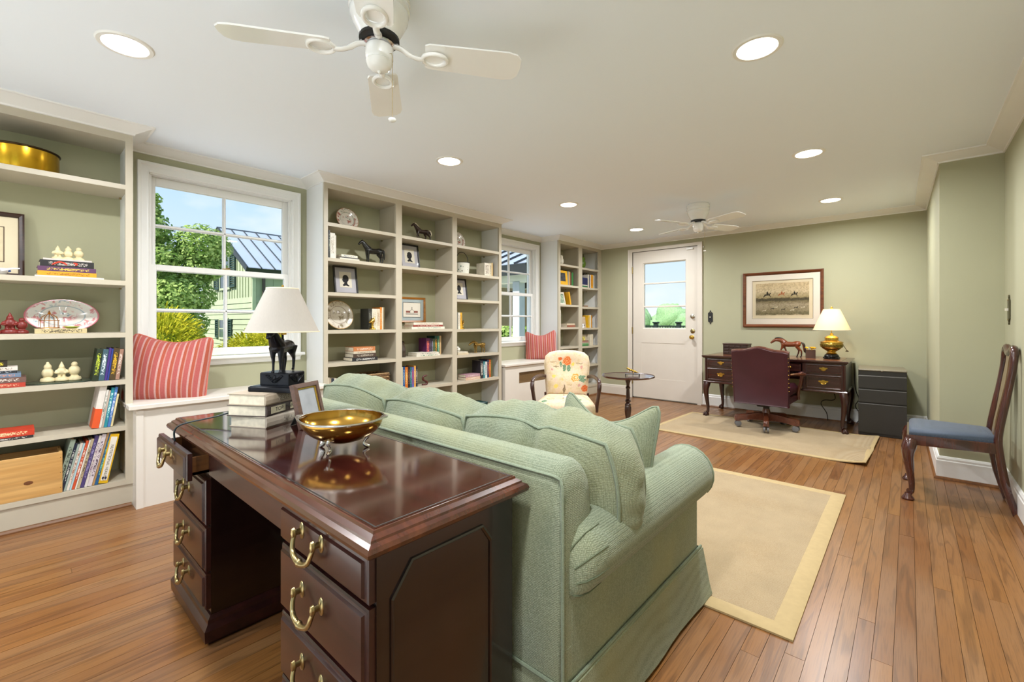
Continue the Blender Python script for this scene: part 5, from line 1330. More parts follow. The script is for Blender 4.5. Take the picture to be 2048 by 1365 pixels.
m_wire = plain('gilt wire', 'c8863a', .3, 1)
obj('base_ring', MB().tube([(.040*math.cos(2*PI*i/20), .040*math.sin(2*PI*i/20), .004) for i in range(20)], .003, 6, loop=True), m_wire, t, smooth=60)
obj('shoulder_ring', MB().tube([(.040*math.cos(2*PI*i/20), .040*math.sin(2*PI*i/20), .045) for i in range(20)], .002, 5, loop=True), m_wire, t, smooth=60)
for k in range(12):
    a = 2*PI*k/12; c, s_ = math.cos(a), math.sin(a)
    obj('wire', MB().tube([(.040*c, .040*s_, .004), (.040*c, .040*s_, .045), (.032*c, .032*s_, .064), (.012*c, .012*s_, .078), (0, 0, .080)], .001, 4), m_wire, t)
obj('top_bow', MB().sphere((0, 0, .085), .007).tube([(-.012, 0, .083), (0, 0, .097), (.012, 0, .083)], .003, 5), m_wire, t, smooth=60)
tag(obj('green_saucer', MB().lathe([(.0, 0), (.018, 0), (.034, .010), (.033, .012), (.017, .004), (.0, .004)], 24), plain('chartreuse glaze', 'a9b944', .3), smooth=40, loc=(-3.555, .238, 1.0648)), 'small chartreuse saucer beside the birdcage', 'saucer')
lay_stack('at the left edge beside the glass tray', -3.495, .062, .7595, [
    (.20, .13, .024, 'b03a2a', 'e0a080', 'red', -.002, 0), (.205, .135, .028, '6e5048', 'cfc4b8', 'brown', 0, -.004), (.18, .12, .022, '6a7d94', 'c88a70', 'blue grey', -.018, -.01), (.165, .11, .014, '24282e', '9aa0a8', 'dark slate', -.032, -.014), (.165, .11, .020, 'd9d0c6', '8a7a6a', 'cream', -.03, -.016), (.115, .09, .030, '2c2416', 'e8d23a', 'black and yellow', -.066, -.02)])
tag(obj('glass_tray', MB().loft([[(f*x, f*y, z) for x, y in ((-.085, -.09), (-.05, -.135), (.05, -.135), (.085, -.09), (.085, .09), (.05, .135), (-.05, .135), (-.085, .09))] for f, z in ((.97, 0), (1, .002), (1, .006), (.98, .007))]), plain('dark green glass', '3c4a40', .08, spec=.8), loc=(-3.60, .195, .7595)), 'dark green glass tray under three ivory figures', 'tray')
for i, y in enumerate((.145, .200, .252)):
    single('chess_figure', chess[(0, 1, 2)[i]], m_ivory, 'large ivory figure on the glass tray, ' + ('left of three', 'middle of three', 'right of three')[i], 'figurine', (-3.595, y, .7668), (0, 0, rad(90)), (.098, .098, .112), 'ivory figures on glass tray')
up_row('by the ivory figures on glass tray', -3.51, .318, .7598, [(.026, .185, .12, '24301f', 'b8c83a', 'black and green'), (.024, .182, .12, '3f5a66', 'd8e4e8', 'slate blue'), (.010, .19, .12, '43307a', None, 'thin violet'), (.008, .185, .12, '2a3a86', None, 'thin blue'), (.026, .188, .12, '4a3a20', 'e0b028', 'black and gold'), (.018, .180, .12, 'a07a68', 'e0d0c4', 'dusty pink')], 7)
lay_stack('at left edge above the pine crate', -3.495, .092, .4858, [(.20, .13, .014, '2c2a2c', 'c0b8b0', 'thin dark', -.004, 0), (.205, .13, .034, 'c23a22', 'e8c89a', 'bright red', 0, -.002)])
up_row('right of the bright red book', -3.51, .316, .4862, [(.030, .262, .19, 'd9d2ca', None, 'white and orange'), (.010, .22, .17, 'd8d4cc', '6a7a6a', 'thin white'), (.008, .215, .16, 'b8a89a', None, 'thin beige'), (.014, .23, .17, '2a8a98', 'c0e0e0', 'teal'), (.013, .232, .17, '4a78b8', 'd0d8e8', 'blue'), (.009, .19, .15, 'd8c898', None, 'thin cream')], 9)
wo = [o for o in COL.objects if o.get('label', '').startswith('white and orange')][0]
obj('orange_band', MB().box(-.0006, .0306, -.0022, .1, .0, .11), plain('orange jacket', 'd8562a', .45), wo)
t = thing('pine_crate', 'open pine wood crate with a knot on the bottom left shelf', 'crate', (-3.585, .0, .1605))
m_pine = wood('pine', 'dcb070', 'bd8a48', .5, .05, axis=1, scale=.8)
for nm, b_ in (('front_board', (.078, .090, -.30, .198, 0, .225)), ('back_board', (-.090, -.078, -.30, .198, 0, .225)), ('end_board', (-.078, .078, .184, .198, 0, .225)), ('end_board', (-.078, .078, -.30, -.286, 0, .225)), ('bottom_board', (-.078, .078, -.286, .184, 0, .012))):
    obj(nm, MB().box(*b_), m_pine, t, bevel=.0015, seg=1)
obj('knot', MB().sphere((.0895, .07, .085), .0012, .020, .012, 12, 6), plain('pine knot', '6a3c18', .6), t, smooth=60)
for z in (.03, .11, .195): obj('nail', MB().sphere((.0902, .190, z), .001, .002, .002, 6, 4), m_black, t)
lastrow = [(.020, .285, .20, '8d9a8a', '3c4438', 'grey green'), (.011, .262, .19, '1c2438', 'c8c8c0', 'navy'), (.009, .255, .19, '9aa8a0', None, 'thin sage'), (.011, .258, .19, 'd8cfc4', 'a06a50', 'cream'), (.008, .255, .19, 'a8c4cc', None, 'thin pale blue'), (.011, .268, .20, 'c8502c', 'e8d8c8', 'orange red'), (.006, .27, .20, 'dcd8d0', None, 'thin white'), (.012, .275, .20, 'b8a888', '5a4a3a', 'tan'), (.016, .290, .21, '4a3f70', '9088b0', 'purple'), (.011, .288, .21, 'd8d0c8', '8a6a8a', 'white'), (.018, .292, .21, 'd6cbd0', '5a4a5a', 'pale lilac'), (.009, .30, .22, 'b08a5a', None, 'thin brown')]
y = up_row('on bottom shelf beside the pine crate', -3.505, .168, .161, lastrow, 13)
up_row('just before the yellow volume', -3.505, y, .161, [(.014, .292, .21, '245a8a', '7ac0a0', 'blue and green')], 13, grp='upright books on bottom shelf beside the pine crate')
y += .016
M = Matrix.Translation((-3.50, y, .169)) @ Matrix.Rotation(-rad(11), 4, 'X') @ Matrix.Rotation(rad(90), 4, 'Z')
nb = book('thick yellow NUTRITIONAL HEALING book at the end of the bottom row', .21, .282, .040, cover('d9ac18'), M, grp='upright books on bottom shelf beside the pine crate')
obj('spine_panel', MB().box(.006, .034, -.0022, -.001, .016, .266), plain('white spine panel', 'e6e0d4', .5), nb)
link('title', text_mb('NUTRITIONAL HEALING', .0185), plain('title black', '1c1a18', .6), nb, (.020, -.0026, .118), (rad(90), rad(90), 0))
for dx in (.014, .026): obj('spine_emblem', MB().sphere((dx, -.0024, .030), .005, .0006, .008, 10, 6), plain('emblem navy', '2a2c40', .6), nb)

# --- wide bookcase, first bay
m_pl1 = plate_mat('chinoiserie plate', 'dfd8cc', 'b08a6a', '4a6a54', '9a4a3a', .105)
m_pl2 = plate_mat('brown transfer plate', 'e0d8ca', 'c0a070', '7a5a48', '8a7a5a', .13)
plate_item('patterned plate on the top shelf of first bay, wide bookcase', (-3.715, 1.985, 1.9065+.102), .105, m_pl1, 14)
up_row('left of the standing black horse', -3.51, 1.708, 1.6225, [(.010, .20, .14, '2a2a2c', None, 'thin black'), (.012, .225, .15, '3a3c38', '9aa090', 'dark grey'), (.040, .205, .15, 'e0dcd2', 'b0a898', 'thick white'), (.008, .19, .14, 'ddd8cc', None, 'thin white')])
lay_stack('by the black horse on the wide bookcase', -3.50, 1.985, 1.6225, [(.175, .13, .012, 'd8d0c0', None, 'white', 0, 0), (.16, .12, .010, '4a4a4c', None, 'dark grey', -.008, -.006), (.145, .11, .020, 'e0dac8', '7a8a9a', 'cream', -.012, -.01)])
m_hblk = plain('black glazed horse', '0d0c0d', .25, coat=.3)
hmesh = fuse(horse_mb(.05, -.15, (.45, .24)), .011, 3, 'horse_figurine')
single('horse_figurine', hmesh, m_hblk, 'standing black horse figurine on the wide bookcase', 'figurine', (-3.62, 2.195, 1.6225), (0, 0, rad(-92)), (.225, .225, .20))
def head_poly(s):
    pts = [(-.30, -.62), (-.42, -.52), (-.22, -.36), (-.16, -.26), (-.30, -.24), (-.36, -.14), (-.40, -.10), (-.36, -.04), (-.44, .0), (-.36, .12), (-.34, .30), (-.20, .46), (.0, .52), (.22, .46), (.36, .28), (.38, .08), (.32, -.08), (.20, -.18), (.16, -.32), (.26, -.46), (.42, -.56), (.36, -.64), (0, -.56)]
    return [(s*x, z) for x, z in pts]
def silhouette(label, y0, y1, z, xb, flip, hgt):
    w = (y1-y0)
    t = thing('silhouette_frame', label, 'picture', (xb, (y0+y1)/2, z), rad(90), 'silhouette portraits')
    Mq = TR(0, 0, 0, rx=rad(-9))
    obj('frame', MB().frame([(0, .010), (0, -.008), (-.012, -.008), (-.013, .0), (-.013, .010)], (-w/2, w/2, 0, hgt), Mq), m_black, t)
    obj('mat', MB().box(-w/2+.012, w/2-.012, .002, .004, .012, hgt-.012, Mq), plain('grey lilac mat', 'b6b3b8', .9, var=.02), t)
    obj('paper', MB().box(-w*.26, w*.26, .0008, .002, hgt*.24, hgt*.80, Mq), plain('silhouette paper', 'ddd5c2', .9, var=.03), t)
    k = hgt*.36
    obj('silhouette', MB().prism([(x*k*.85, hgt*.51+zz*k) for x, zz in head_poly(flip)], .0002, .0009, 'y', Mq), plain('silhouette ink', '141214', .8), t)
    obj('glazing', MB().box(-w/2+.012, w/2-.012, -.002, -.001, .012, hgt-.012, Mq), glassmat(), t)
    obj('easel', MB().box(-.012, .012, .0, .003, 0, hgt*.7, TR(0, .075, 0, rx=rad(16))), m_black, t)
silhouette('black silhouette portrait frame in first bay of wide bookcase', 1.838, 2.052, 1.3445, -3.64, 1, .245)
plate_item('large brown patterned plate in first bay, wide bookcase', (-3.71, 1.905, 1.0355+.126), .130, m_pl2, 15)
fx = MB().lathe([(.0, 0), (.24, 0), (.26, .06), (.18, .12), (.10, .16), (.09, .40), (.12, .46), (0, .47)], 14)
fx.sphere((0, 0, .66), .20, .17, .20, 12, 8).tube([(0, .02, .66), (0, -.30, .56), (0, -.44, .54)], [.16, .09, .04], 10).tube([(.09, .05, .78), (.13, .06, 1.0)], [.08, .01], 6).tube([(-.09, .05, .78), (-.13, .06, 1.0)], [.08, .01], 6)
foxm = fuse(fx, .04, 2, 'fox_figurine')
single('fox_figurine', foxm, m_gold, 'gilt fox head on a stand in first bay, wide bookcase', 'figurine', (-3.545, 2.135, 1.0355), (0, 0, rad(28)), .118)
up_row('beside the gilt fox head', -3.555, 2.100, 1.0355, [(.036, .185, .13, '2a2a26', '6a6a60', 'black'), (.048, .185, .13, 'e0d8c4', 'c0b49c', 'thick cream'), (.030, .185, .13, 'd8ccb4', 'b09070', 'ivory'), (.018, .20, .13, 'd8832a', 'e8c088', 'orange'), (.014, .20, .13, 'd8d0bc', None, 'pale'), (.012, .20, .13, '6a5a3a', None, 'brown')])
lay_stack('four-high in first bay of wide bookcase', -3.51, 2.165, .7675, [(.24, .16, .030, '26262a', 'c8c8c4', 'black', 0, 0), (.215, .15, .034, '4a3a30', 'b0a898', 'dark brown', -.014, -.004), (.21, .15, .020, 'cfc4ae', '8a8070', 'beige', -.016, -.006), (.205, .145, .036, 'c07a4a', 'e0c8b0', 'rust', -.02, -.008)])
up_row('left of the wicker basket', -3.52, 1.71, .4845, [(.022, .165, .12, 'd8cfba', None, 'cream'), (.012, .16, .12, 'b8a890', None, 'tan'), (.024, .155, .12, '2a3444', None, 'navy'), (.018, .155, .12, 'ddd5c4', None, 'white'), (.020, .15, .12, 'cfc6b4', None, 'pale beige')])
t = thing('wicker_basket', 'woven seagrass basket behind the sofa on the wide bookcase', 'basket', (-3.635, 2.140, .4845))
m_wick = plain('seagrass', '9a7c56', .8, var=.45, scale=70)
m_wickd = plain('seagrass dark', '6e5236', .8, var=.45, scale=70)
obj('liner', MB().loft([[(x*f, y_*f, z) for x, y_ in ((-.10, -.155), (.10, -.155), (.10, .155), (-.10, .155))] for f, z in ((.92, .004), (.95, .15), (.90, .15), (.88, .01))]), m_wickd, t)
for r_ in range(10):
    pts = []
    hx, hy = .098, .158
    per = [(-hx, -hy), (hx, -hy), (hx, hy), (-hx, hy)]
    for k in range(4):
        a, b_ = per[k], per[(k+1) % 4]
        n = 12 if k % 2 == 0 else 20
        for i in range(n):
            f = i/n; wv = .004*math.cos((i+r_)*PI)
            nx, ny = ((0, -1), (1, 0), (0, 1), (-1, 0))[k]
            pts.append((a[0]+(b_[0]-a[0])*f+nx*wv, a[1]+(b_[1]-a[1])*f+ny*wv, .010+r_*.0158))
    obj('woven_strand', MB().tube(pts, .0088, 6, loop=True), m_wick if r_ % 2 else m_wickd, t, smooth=70)

# --- wide bookcase, second bay
m_dap = zcol('dark chestnut coat', 'e0d8c8', '2a1610', .02, .22, .3)
hm2 = horse_mb(1.2, -.1, (.50, .45))
ph = single('horse_figurine', fuse(hm2, .011, 3, 'horse_figurine'), m_dap, 'dark prancing horse figurine with pale mane in second bay', 'figurine', (-3.62, 2.735, 1.9035), (0, 0, rad(-90)), (.20, .20, .165))
obj('mane', MB().tube(spl([(.22, .0, .80), (.33, .0, .91), (.43, 0, 1.0), (.54, 0, 1.02)], 3), [.03, .05, .05, .05, .05, .05, .045, .04, .035, .02], 6), plain('pale mane', 'd8ccb4', .5), ph, smooth=60)
obj('tail_hair', MB().tube(spl([(-.38, 0, .70), (-.48, 0, .68), (-.53, 0, .52), (-.53, 0, .40)], 3), [.03, .04, .05, .055, .055, .055, .05, .045, .03, .01], 6), plain('pale mane', 'd8ccb4', .5), ph, smooth=60)
silhouette('black silhouette portrait frame in second bay of wide bookcase', 2.50, 2.72, 1.6225, -3.64, 1, .245)
t = thing('framed_drawing', 'gold-framed building drawing with blue mat in second bay', 'picture', (-3.765, 2.715, 1.098), rad(90))
W2, H2 = .165, .255
obj('frame', MB().frame([(0, .010), (0, -.012), (-.006, -.016), (-.020, -.010), (-.022, .010)], (-W2, W2, .0, H2), TR(rx=rad(-2))), wood('gold maple frame', 'b8782a', '8a5214', .25, .5, axis=0, scale=3), t)
obj('mat', MB().box(-W2+.02, W2-.02, .004, .006, .02, H2-.02), plain('pale blue mat', 'a9b6b8', .9, var=.02), t)
obj('paper', MB().box(-.105, .105, .002, .004, .055, .200), plain('drawing paper', 'e0d9cb', .9, var=.02), t)
obj('paper_edge', MB().frame([(0, .002), (0, .0008), (-.003, .0008), (-.003, .002)], (-.108, .108, .052, .203)), plain('ink line', '3a3630', .8), t)
ink = plain('drawing ink', '4a403a', .9); ink2 = plain('brick wash', '8a5448', .9)
for nm, b_, m_ in (('drawn_wing', (-.072, -.022, .098, .118), ink2), ('drawn_wing', (.022, .072, .098, .118), ink2), ('drawn_lawn', (-.075, .075, .083, .089), ink)):
    obj(nm, MB().box(b_[0], b_[1], .0012, .0022, b_[2], b_[3]), m_, t)
obj('drawn_gable', MB().prism([(-.026, .096), (.026, .096), (.026, .116), (.0, .136), (-.026, .116)], .0010, .0022, 'y'), ink, t)
obj('drawn_gable_front', MB().prism([(-.022, .098), (.022, .098), (.022, .115), (.0, .131), (-.022, .115)], .0006, .0014, 'y'), plain('drawing paper', 'e0d9cb', .9, var=.02), t)
obj('drawn_cupola', MB().box(-.003, .003, .001, .0022, .134, .158), ink, t)
lay_stack('under the gold-framed drawing', -3.52, 2.935, 1.0345, [(.40, .16, .022, 'e0d8c8', '7a9a8a', 'long white', 0, 0), (.36, .15, .018, '8a3028', 'd8b8a8', 'dark red', -.02, -.004), (.355, .15, .024, 'ded6c6', 'c0a890', 'cream', -.02, -.005)])
st = MB().tube([(0, 0, 0), (0, 0, .4), (0, .02, .7), (0, 0, .95)], [.24, .22, .19, .10], 12).sphere((0, -.05, .82), .14).sphere((0, -.12, .35), .18, .12, .2)
single('dark_statue', fuse(st, .05, 2, 'dark_statue'), plain('dark carved stone', '3a2c1e', .5, var=.3, scale=8), 'dark carved statue half hidden at left of second bay', 'figurine', (-3.60, 2.478, .7705), (0, 0, rad(90)), (.17, .17, .16))
lay_stack('in front of the dark upright books', -3.50, 2.86, .7705, [(.285, .14, .018, 'dcd6c8', '4a7a5a', 'white and green', 0, 0), (.27, .14, .018, 'd8d2c4', '8a8a80', 'white', -.012, -.004)])
up_row('behind white books in second bay', -3.575, 2.745, .7705, [(.045, .17, .12, '5a2050', 'd86a50', 'magenta'), (.020, .17, .12, '26202a', '6a5a6a', 'black'), (.020, .165, .12, '34343a', '9a9ab0', 'charcoal'), (.018, .165, .12, '4a5a3c', '8a9a6a', 'olive'), (.032, .19, .13, '1c4034', 'e0a030', 'dark green'), (.026, .19, .13, '2a6a52', 'a8c8a0', 'green'), (.022, .19, .13, 'b89a70', None, 'tan')])
up_row('beside the carved dragon', -3.52, 2.412, .4845, [(.022, .20, .13, 'd8cfb0', None, 'cream'), (.024, .20, .13, '24508a', 'a0c0d8', 'bright blue'), (.030, .195, .13, 'c86a1e', 'e8d080', 'orange'), (.024, .195, .13, '201c20', '8a6a5a', 'black'), (.018, .19, .13, '2a6a72', '9ac0c0', 'teal'), (.024, .19, .13, '5a5a9a', 'c84a4a', 'violet'), (.020, .20, .13, 'd89a4a', 'e8d8b0', 'amber'), (.020, .19, .13, '2a2c34', 'c8c0b0', 'dark grey')])
dg_ = MB().tube(spl([(-.25, 0, .05), (.15, 0, .05), (.25, 0, .28), (.0, 0, .42), (-.2, 0, .55), (-.15, 0, .82), (.1, 0, .86), (.3, 0, .92)], 4), [.12]*8+[.11]*12+[.09]*6+[.07]*3, 8).tube([(-.3, 0, .04), (.32, 0, .04)], .06, 6)
single('dragon_figurine', fuse(dg_, .045, 1, 'dragon_figurine'), plain('oxblood carving', '4a1c14', .4), 'small coiled dark red dragon carving in second bay', 'figurine', (-3.545, 2.705, .4845), (0, 0, rad(90)), .105)

# --- wide bookcase, third bay
plate_item('patterned plate in the top of third bay, wide bookcase', (-3.72, 3.285, 1.9025+.098), .100, m_pl1, 14)
t = thing('painted_pail', 'painted floral pail with wire handle in third bay', 'pail', (-3.60, 3.245, 1.6185))
def pail_mat():
    q = NT('painted pail'); vo = q.n('ShaderNodeTexVoronoi', {'Vector': q.coord((36, 36, 30)), 'Scale': 1.0})
    c = q.ramp(vo.outputs['Distance'], [(.22, lin('3a6a5a')), (.32, lin('dcdcd0'))])
    c2 = q.ramp(vo.outputs['Color'], [(.3, lin('a85a3a')), (.5, lin('3a6a5a'))])
    return q.set(.35, color=q.mix(q.ramp(vo.outputs['Distance'], [(.20, (1,1,1,1)), (.30, (0,0,0,1))]), lin('dcdcd0'), c2))
obj('pail', MB().lathe([(.0, 0), (.072, 0), (.080, .10), (.083, .12), (.078, .12), (.072, .01), (.0, .01)], 24), pail_mat(), t, smooth=40)
obj('rim_band', MB().tube([(.083*math.cos(2*PI*i/24), .083*math.sin(2*PI*i/24), .12) for i in range(24)], .004, 6, loop=True), m_black, t, smooth=60)
obj('handle', MB().tube(spl([(0, -.083, .115), (0, -.078, .18), (0, -.04, .225), (0, 0, .235), (0, .04, .225), (0, .078, .18), (0, .083, .115)], 4), .0035, 6), m_black, t, smooth=60)
up_row('at the right of the painted pail', -3.56, 3.545, 1.6185, [(.082, .15, .13, 'dcd4c4', '7a6a5a', 'boxed white'), (.028, .155, .13, 'd4cab0', '9a8a70', 'ivory'), (.022, .16, .13, 'c8ab78', None, 'tan')])
silhouette('black silhouette portrait frame in third bay of wide bookcase', 3.13, 3.345, 1.3405, -3.62, 1, .235)
up_row('beside the small gilt figure', -3.55, 3.085, 1.0275, [(.030, .19, .13, '2a3c34', None, 'dark green'), (.026, .18, .13, '7a7a72', None, 'grey'), (.028, .175, .13, 'e0d8c8', 'b0a898', 'white'), (.026, .175, .13, 'dca830', 'b07a20', 'golden yellow')])
single('fox_figurine', foxm, m_gold, 'small gilt figure behind yellow book in third bay', 'figurine', (-3.585, 3.235, 1.0275), (0, 0, rad(60)), .105)
lay_stack('under the white bird in third bay', -3.51, 3.255, .7585, [(.15, .12, .016, 'c8b89a', None, 'tan', 0, 0), (.14, .11, .014, 'd0c8b4', None, 'cream', -.005, -.004)])
bd = MB().sphere((0, 0, .4), .35, .45, .32).sphere((0, -.35, .75), .2).tube([(0, .3, .45), (0, .75, .6)], [.15, .05], 8).tube([(0, -.5, .75), (0, -.68, .72)], [.06, .01], 6).lathe([(.0, 0), (.2, 0), (.15, .15), (0, .2)], 10)
single('white_bird', fuse(bd, .06, 2, 'white_bird'), plain('white bisque', 'e4e0d8', .5), 'small white ceramic bird on books in third bay', 'figurine', (-3.56, 3.155, .7890), (0, 0, rad(30)), .062)
gh = horse_mb(.2, 1.0, (.44, .45), .85)
single('horse_figurine', fuse(gh, .012, 2, 'horse_figurine'), plain('antique gilt', '9a7c40', .35, .9, var=.3, scale=12), 'bronze grazing horse figurine in third bay', 'figurine', (-3.60, 3.50, .7585), (0, 0, rad(-90)), (.20, .20, .155))
lay_stack('pink pair in third bay, wide bookcase', -3.52, 3.44, .4805, [(.215, .13, .030, 'c8a890', 'e0cfc0', 'lower pink', 0, 0), (.212, .13, .028, 'b08a94', 'd8c0c0', 'upper mauve', -.004, -.002)])
up_row('beside the pink pair, third bay', -3.525, 3.445, .4805, [(.045, .195, .13, '2c2a30', 'd8d4c8', 'black'), (.030, .185, .13, '3a8088', 'dce8e8', 'teal'), (.028, .18, .13, 'd8d8d4', '5a8a98', 'white'), (.030, .20, .14, '203a58', 'c05a3a', 'navy'), (.026, .20, .14, 'b85a1e', 'e8b060', 'orange'), (.026, .20, .14, '5a5a3a', None, 'olive')])
tag(obj('teal_case', MB().cbox(-.075, .075, -.13, .13, 0, .055, .004), plain('dark teal case', '123a3c', .35), loc=(-3.585, 3.42, .1605)), 'dark teal case on the bottom shelf of third bay', 'case')

# --- far corner bookcase
cr = MB().sphere((0, 0, .4), .3, .3, .4).sphere((.05, 0, .85), .2).tube([(.1, .05, .95), (.3, .1, 1.0)], [.08, .03], 6).tube([(-.1, .05, .95), (-.25, .05, 1.05)], [.08, .03], 6).tube([(.2, 0, .3), (.45, 0, .6), (.3, 0, .75)], [.08, .06, .04], 6)
single('white_figurine', fuse(cr, .06, 2, 'white_figurine'), plain('cream glaze', 'dcd6c4', .35), 'cream ceramic creature on top of far corner bookcase', 'figurine', (-3.66, 5.16, 1.9055), (0, 0, rad(90)), .135)
pr_ = MB().sphere((0, 0, .45), .38, .36, .45).sphere((.05, -.05, .85), .24).tube([(.28, -.1, .9), (.4, -.1, .75)], [.1, .02], 6).tube([(-.2, 0, .3), (-.5, 0, .05)], [.2, .06], 8)
single('green_bird', fuse(pr_, .05, 2, 'green_bird'), plain('green glaze', '5a7a1c', .3, var=.35, scale=2), 'green ceramic parrot on top of far corner bookcase', 'figurine', (-3.66, 5.70, 1.9005), (0, 0, rad(100)), .165)
def facing(label, xs, y0, w, h, t, z, c, pic=None, lean=6):
    # a book standing with its front cover to the room
    o = thing('book', label, 'book', (xs, y0+w/2, z), rad(90))
    Mq = TR(0, 0, 0, rx=rad(-lean))
    obj('cover', MB().box(-w/2, w/2, 0, .002, 0, h, Mq).box(-w/2, w/2, t-.002, t, 0, h, Mq).box(-w/2, -w/2+.002, 0, t, 0, h, Mq), cover(c), o)
    obj('pages', MB().box(-w/2+.002, w/2-.003, .002, t-.002, .003, h-.003, Mq), m_pages, o)
    if pic: obj('cover_picture', MB().box(-w*.32, w*.28, -.001, .0005, h*.26, h*.84, Mq), plain('cover picture '+pic, pic, .5, var=.8, scale=26), o)
    return o
facing('yellow book facing out with a dark photograph, far corner bookcase', -3.60, 5.015, .235, .205, .022, 1.6205, 'd9a41c', '3a3a3c')
up_row('beside the yellow photograph book', -3.62, 5.262, 1.6205, [(.030, .205, .14, '8a8a80', None, 'grey'), (.034, .20, .14, 'c89a5a', None, 'tan'), (.034, .19, .14, '5a2a28', None, 'maroon'), (.040, .195, .14, '2e7a3a', None, 'green')])
t = thing('small_picture', 'small white-framed watercolour in far corner bookcase', 'picture', (-3.63, 5.115, 1.3475), rad(90))
Mq = TR(0, 0, 0, rx=rad(-12))
obj('frame', MB().frame([(0, .01), (0, -.006), (-.022, -.006), (-.024, .01)], (-.115, .115, 0, .18), Mq), plain('white frame', 'd8d2c4', .5), t)
obj('watercolour', MB().box(-.092, .092, .0, .003, .022, .158, Mq), plain('watercolour', '93a58e', .8, var=.7, scale=30), t)
M = Matrix.Translation((-3.60, 5.30, 1.3475)) @ Matrix.Rotation(rad(14), 4, 'X') @ Matrix.Rotation(rad(90), 4, 'Z')
book('yellow book leaning beside the small watercolour', .14, .185, .030, cover('d8a018'), M)
up_row('before the dark vase, far corner', -3.60, 5.013, 1.0305, [(.030, .24, .15, 'd8d2c4', None, 'tall cream'), (.028, .235, .15, 'cfc8b8', None, 'tall pale')])
tag(obj('dark_vase', MB().lathe([(.0, 0), (.03, 0), (.05, .04), (.055, .09), (.04, .14), (.018, .17), (.022, .19), (.0, .19)], 18), plain('dark wood vase', '2a1a12', .4), smooth=50, loc=(-3.74, 5.14, 1.0305)), 'dark turned vase behind cream books, far corner bookcase', 'vase')
lay_stack('in fourth row of far corner', -3.585, 5.41, 1.0305, [(.21, .14, .030, '8a5a44', 'b0503a', 'red brown', 0, 0), (.20, .13, .022, 'd0c0a4', None, 'cream', -.008, -.004)])
plate_item('pale blue plate beside the far striped pillow', (-3.775, 5.10, .7565+.085), .085, plate_mat('pale blue plate', 'd8dcd8', '9ab0a8', '8aa8a0', 'a8b8a8', .085), 12)
lay_stack('under the dark blue album', -3.60, 5.76, 1.6165, [(.20, .15, .028, '2a6a44', None, 'green', 0, 0), (.195, .15, .012, 'd8d0c0', None, 'white', -.002, 0)])
lay_stack('on the white and green books in far corner', -3.60, 5.758, 1.6565, [(.19, .15, .105, '1a2050', None, 'thick navy', 0, 0)])
up_row('right of the navy album, far corner', -3.60, 5.768, 1.6165, [(.030, .20, .14, 'd8d0c0', None, 'white'), (.026, .19, .14, '4a4a5a', None, 'slate'), (.024, .20, .14, 'dcd4c8', None, 'ivory'), (.060, .205, .15, 'dc9a1c', 'b06a10', 'thick yellow'), (.020, .2, .14, 'c8bca0', None, 'beige')])
up_row('in third row of far corner', -3.60, 5.558, 1.3285, [(.022, .175, .13, 'b8aea0', None, 'grey'), (.018, .16, .13, 'dad2c4', None, 'white')])
lay_stack('in third row of far corner', -3.60, 5.77, 1.3285, [(.11, .09, .014, '8a6a54', None, 'brown', 0, 0), (.10, .08, .012, '9a8a7c', None, 'taupe', -.003, 0)])
facing('beige book facing out behind the painted mug', -3.62, 5.56, .19, .165, .03, 1.0185, 'bfae98')
up_row('right of the painted mug, far corner', -3.60, 5.768, 1.0185, [(.050, .185, .14, 'e0b01c', '8a8a80', 'yellow'), (.034, .19, .14, 'd8d4c4', None, 'white'), (.030, .185, .14, 'c88a2a', None, 'amber')])
t = thing('painted_mug', 'white mug with dark spots in far corner bookcase', 'mug', (-3.595, 5.60, 1.0185))
obj('cup', MB().lathe([(.0, 0), (.034, 0), (.038, .06), (.035, .06), (.031, .006), (.0, .006)], 18), plain('white porcelain', 'e8e8ee', .25), t, smooth=40)
obj('handle', MB().tube(spl([(0, .036, .05), (0, .058, .045), (0, .058, .02), (0, .035, .012)], 3), .005, 6), plain('white porcelain', 'e8e8ee', .25), t, smooth=60)
for k in range(4): obj('spot', MB().sphere((.036*math.cos(k*.9-.9), .036*math.sin(k*.9-.9), .03+.01*(k % 2)), .008, .008, .009, 6, 4), m_black, t)
facing('pale book facing out with yellow motif, fifth row far corner', -3.63, 5.60, .20, .165, .02, .7485, 'b8ac94', 'c8b860')
up_row('in fifth row of far corner', -3.60, 5.82, .7485, [(.050, .165, .13, 'd4ccb8', None, 'cream'), (.045, .168, .13, 'cfc4ae', None, 'ecru')])
lay_stack('in fifth row of far corner', -3.585, 5.765, .7485, [(.205, .14, .024, '3a7a44', None, 'green', 0, 0), (.20, .14, .022, '7aa074', None, 'sage', -.003, 0), (.195, .13, .018, 'b08a80', None, 'rose', -.004, 0), (.19, .13, .016, '8a5a4c', None, 'brown', -.005, 0)])
t = thing('wooden_box', 'dark brown wooden box on sixth row of far corner', 'box', (-3.66, 5.68, .4695))
obj('body', MB().cbox(-.07, .07, -.115, .115, 0, .10, .003), m_mah2, t); obj('lid', MB().cbox(-.072, .072, -.117, .117, .10, .125, .004), m_mah2, t)
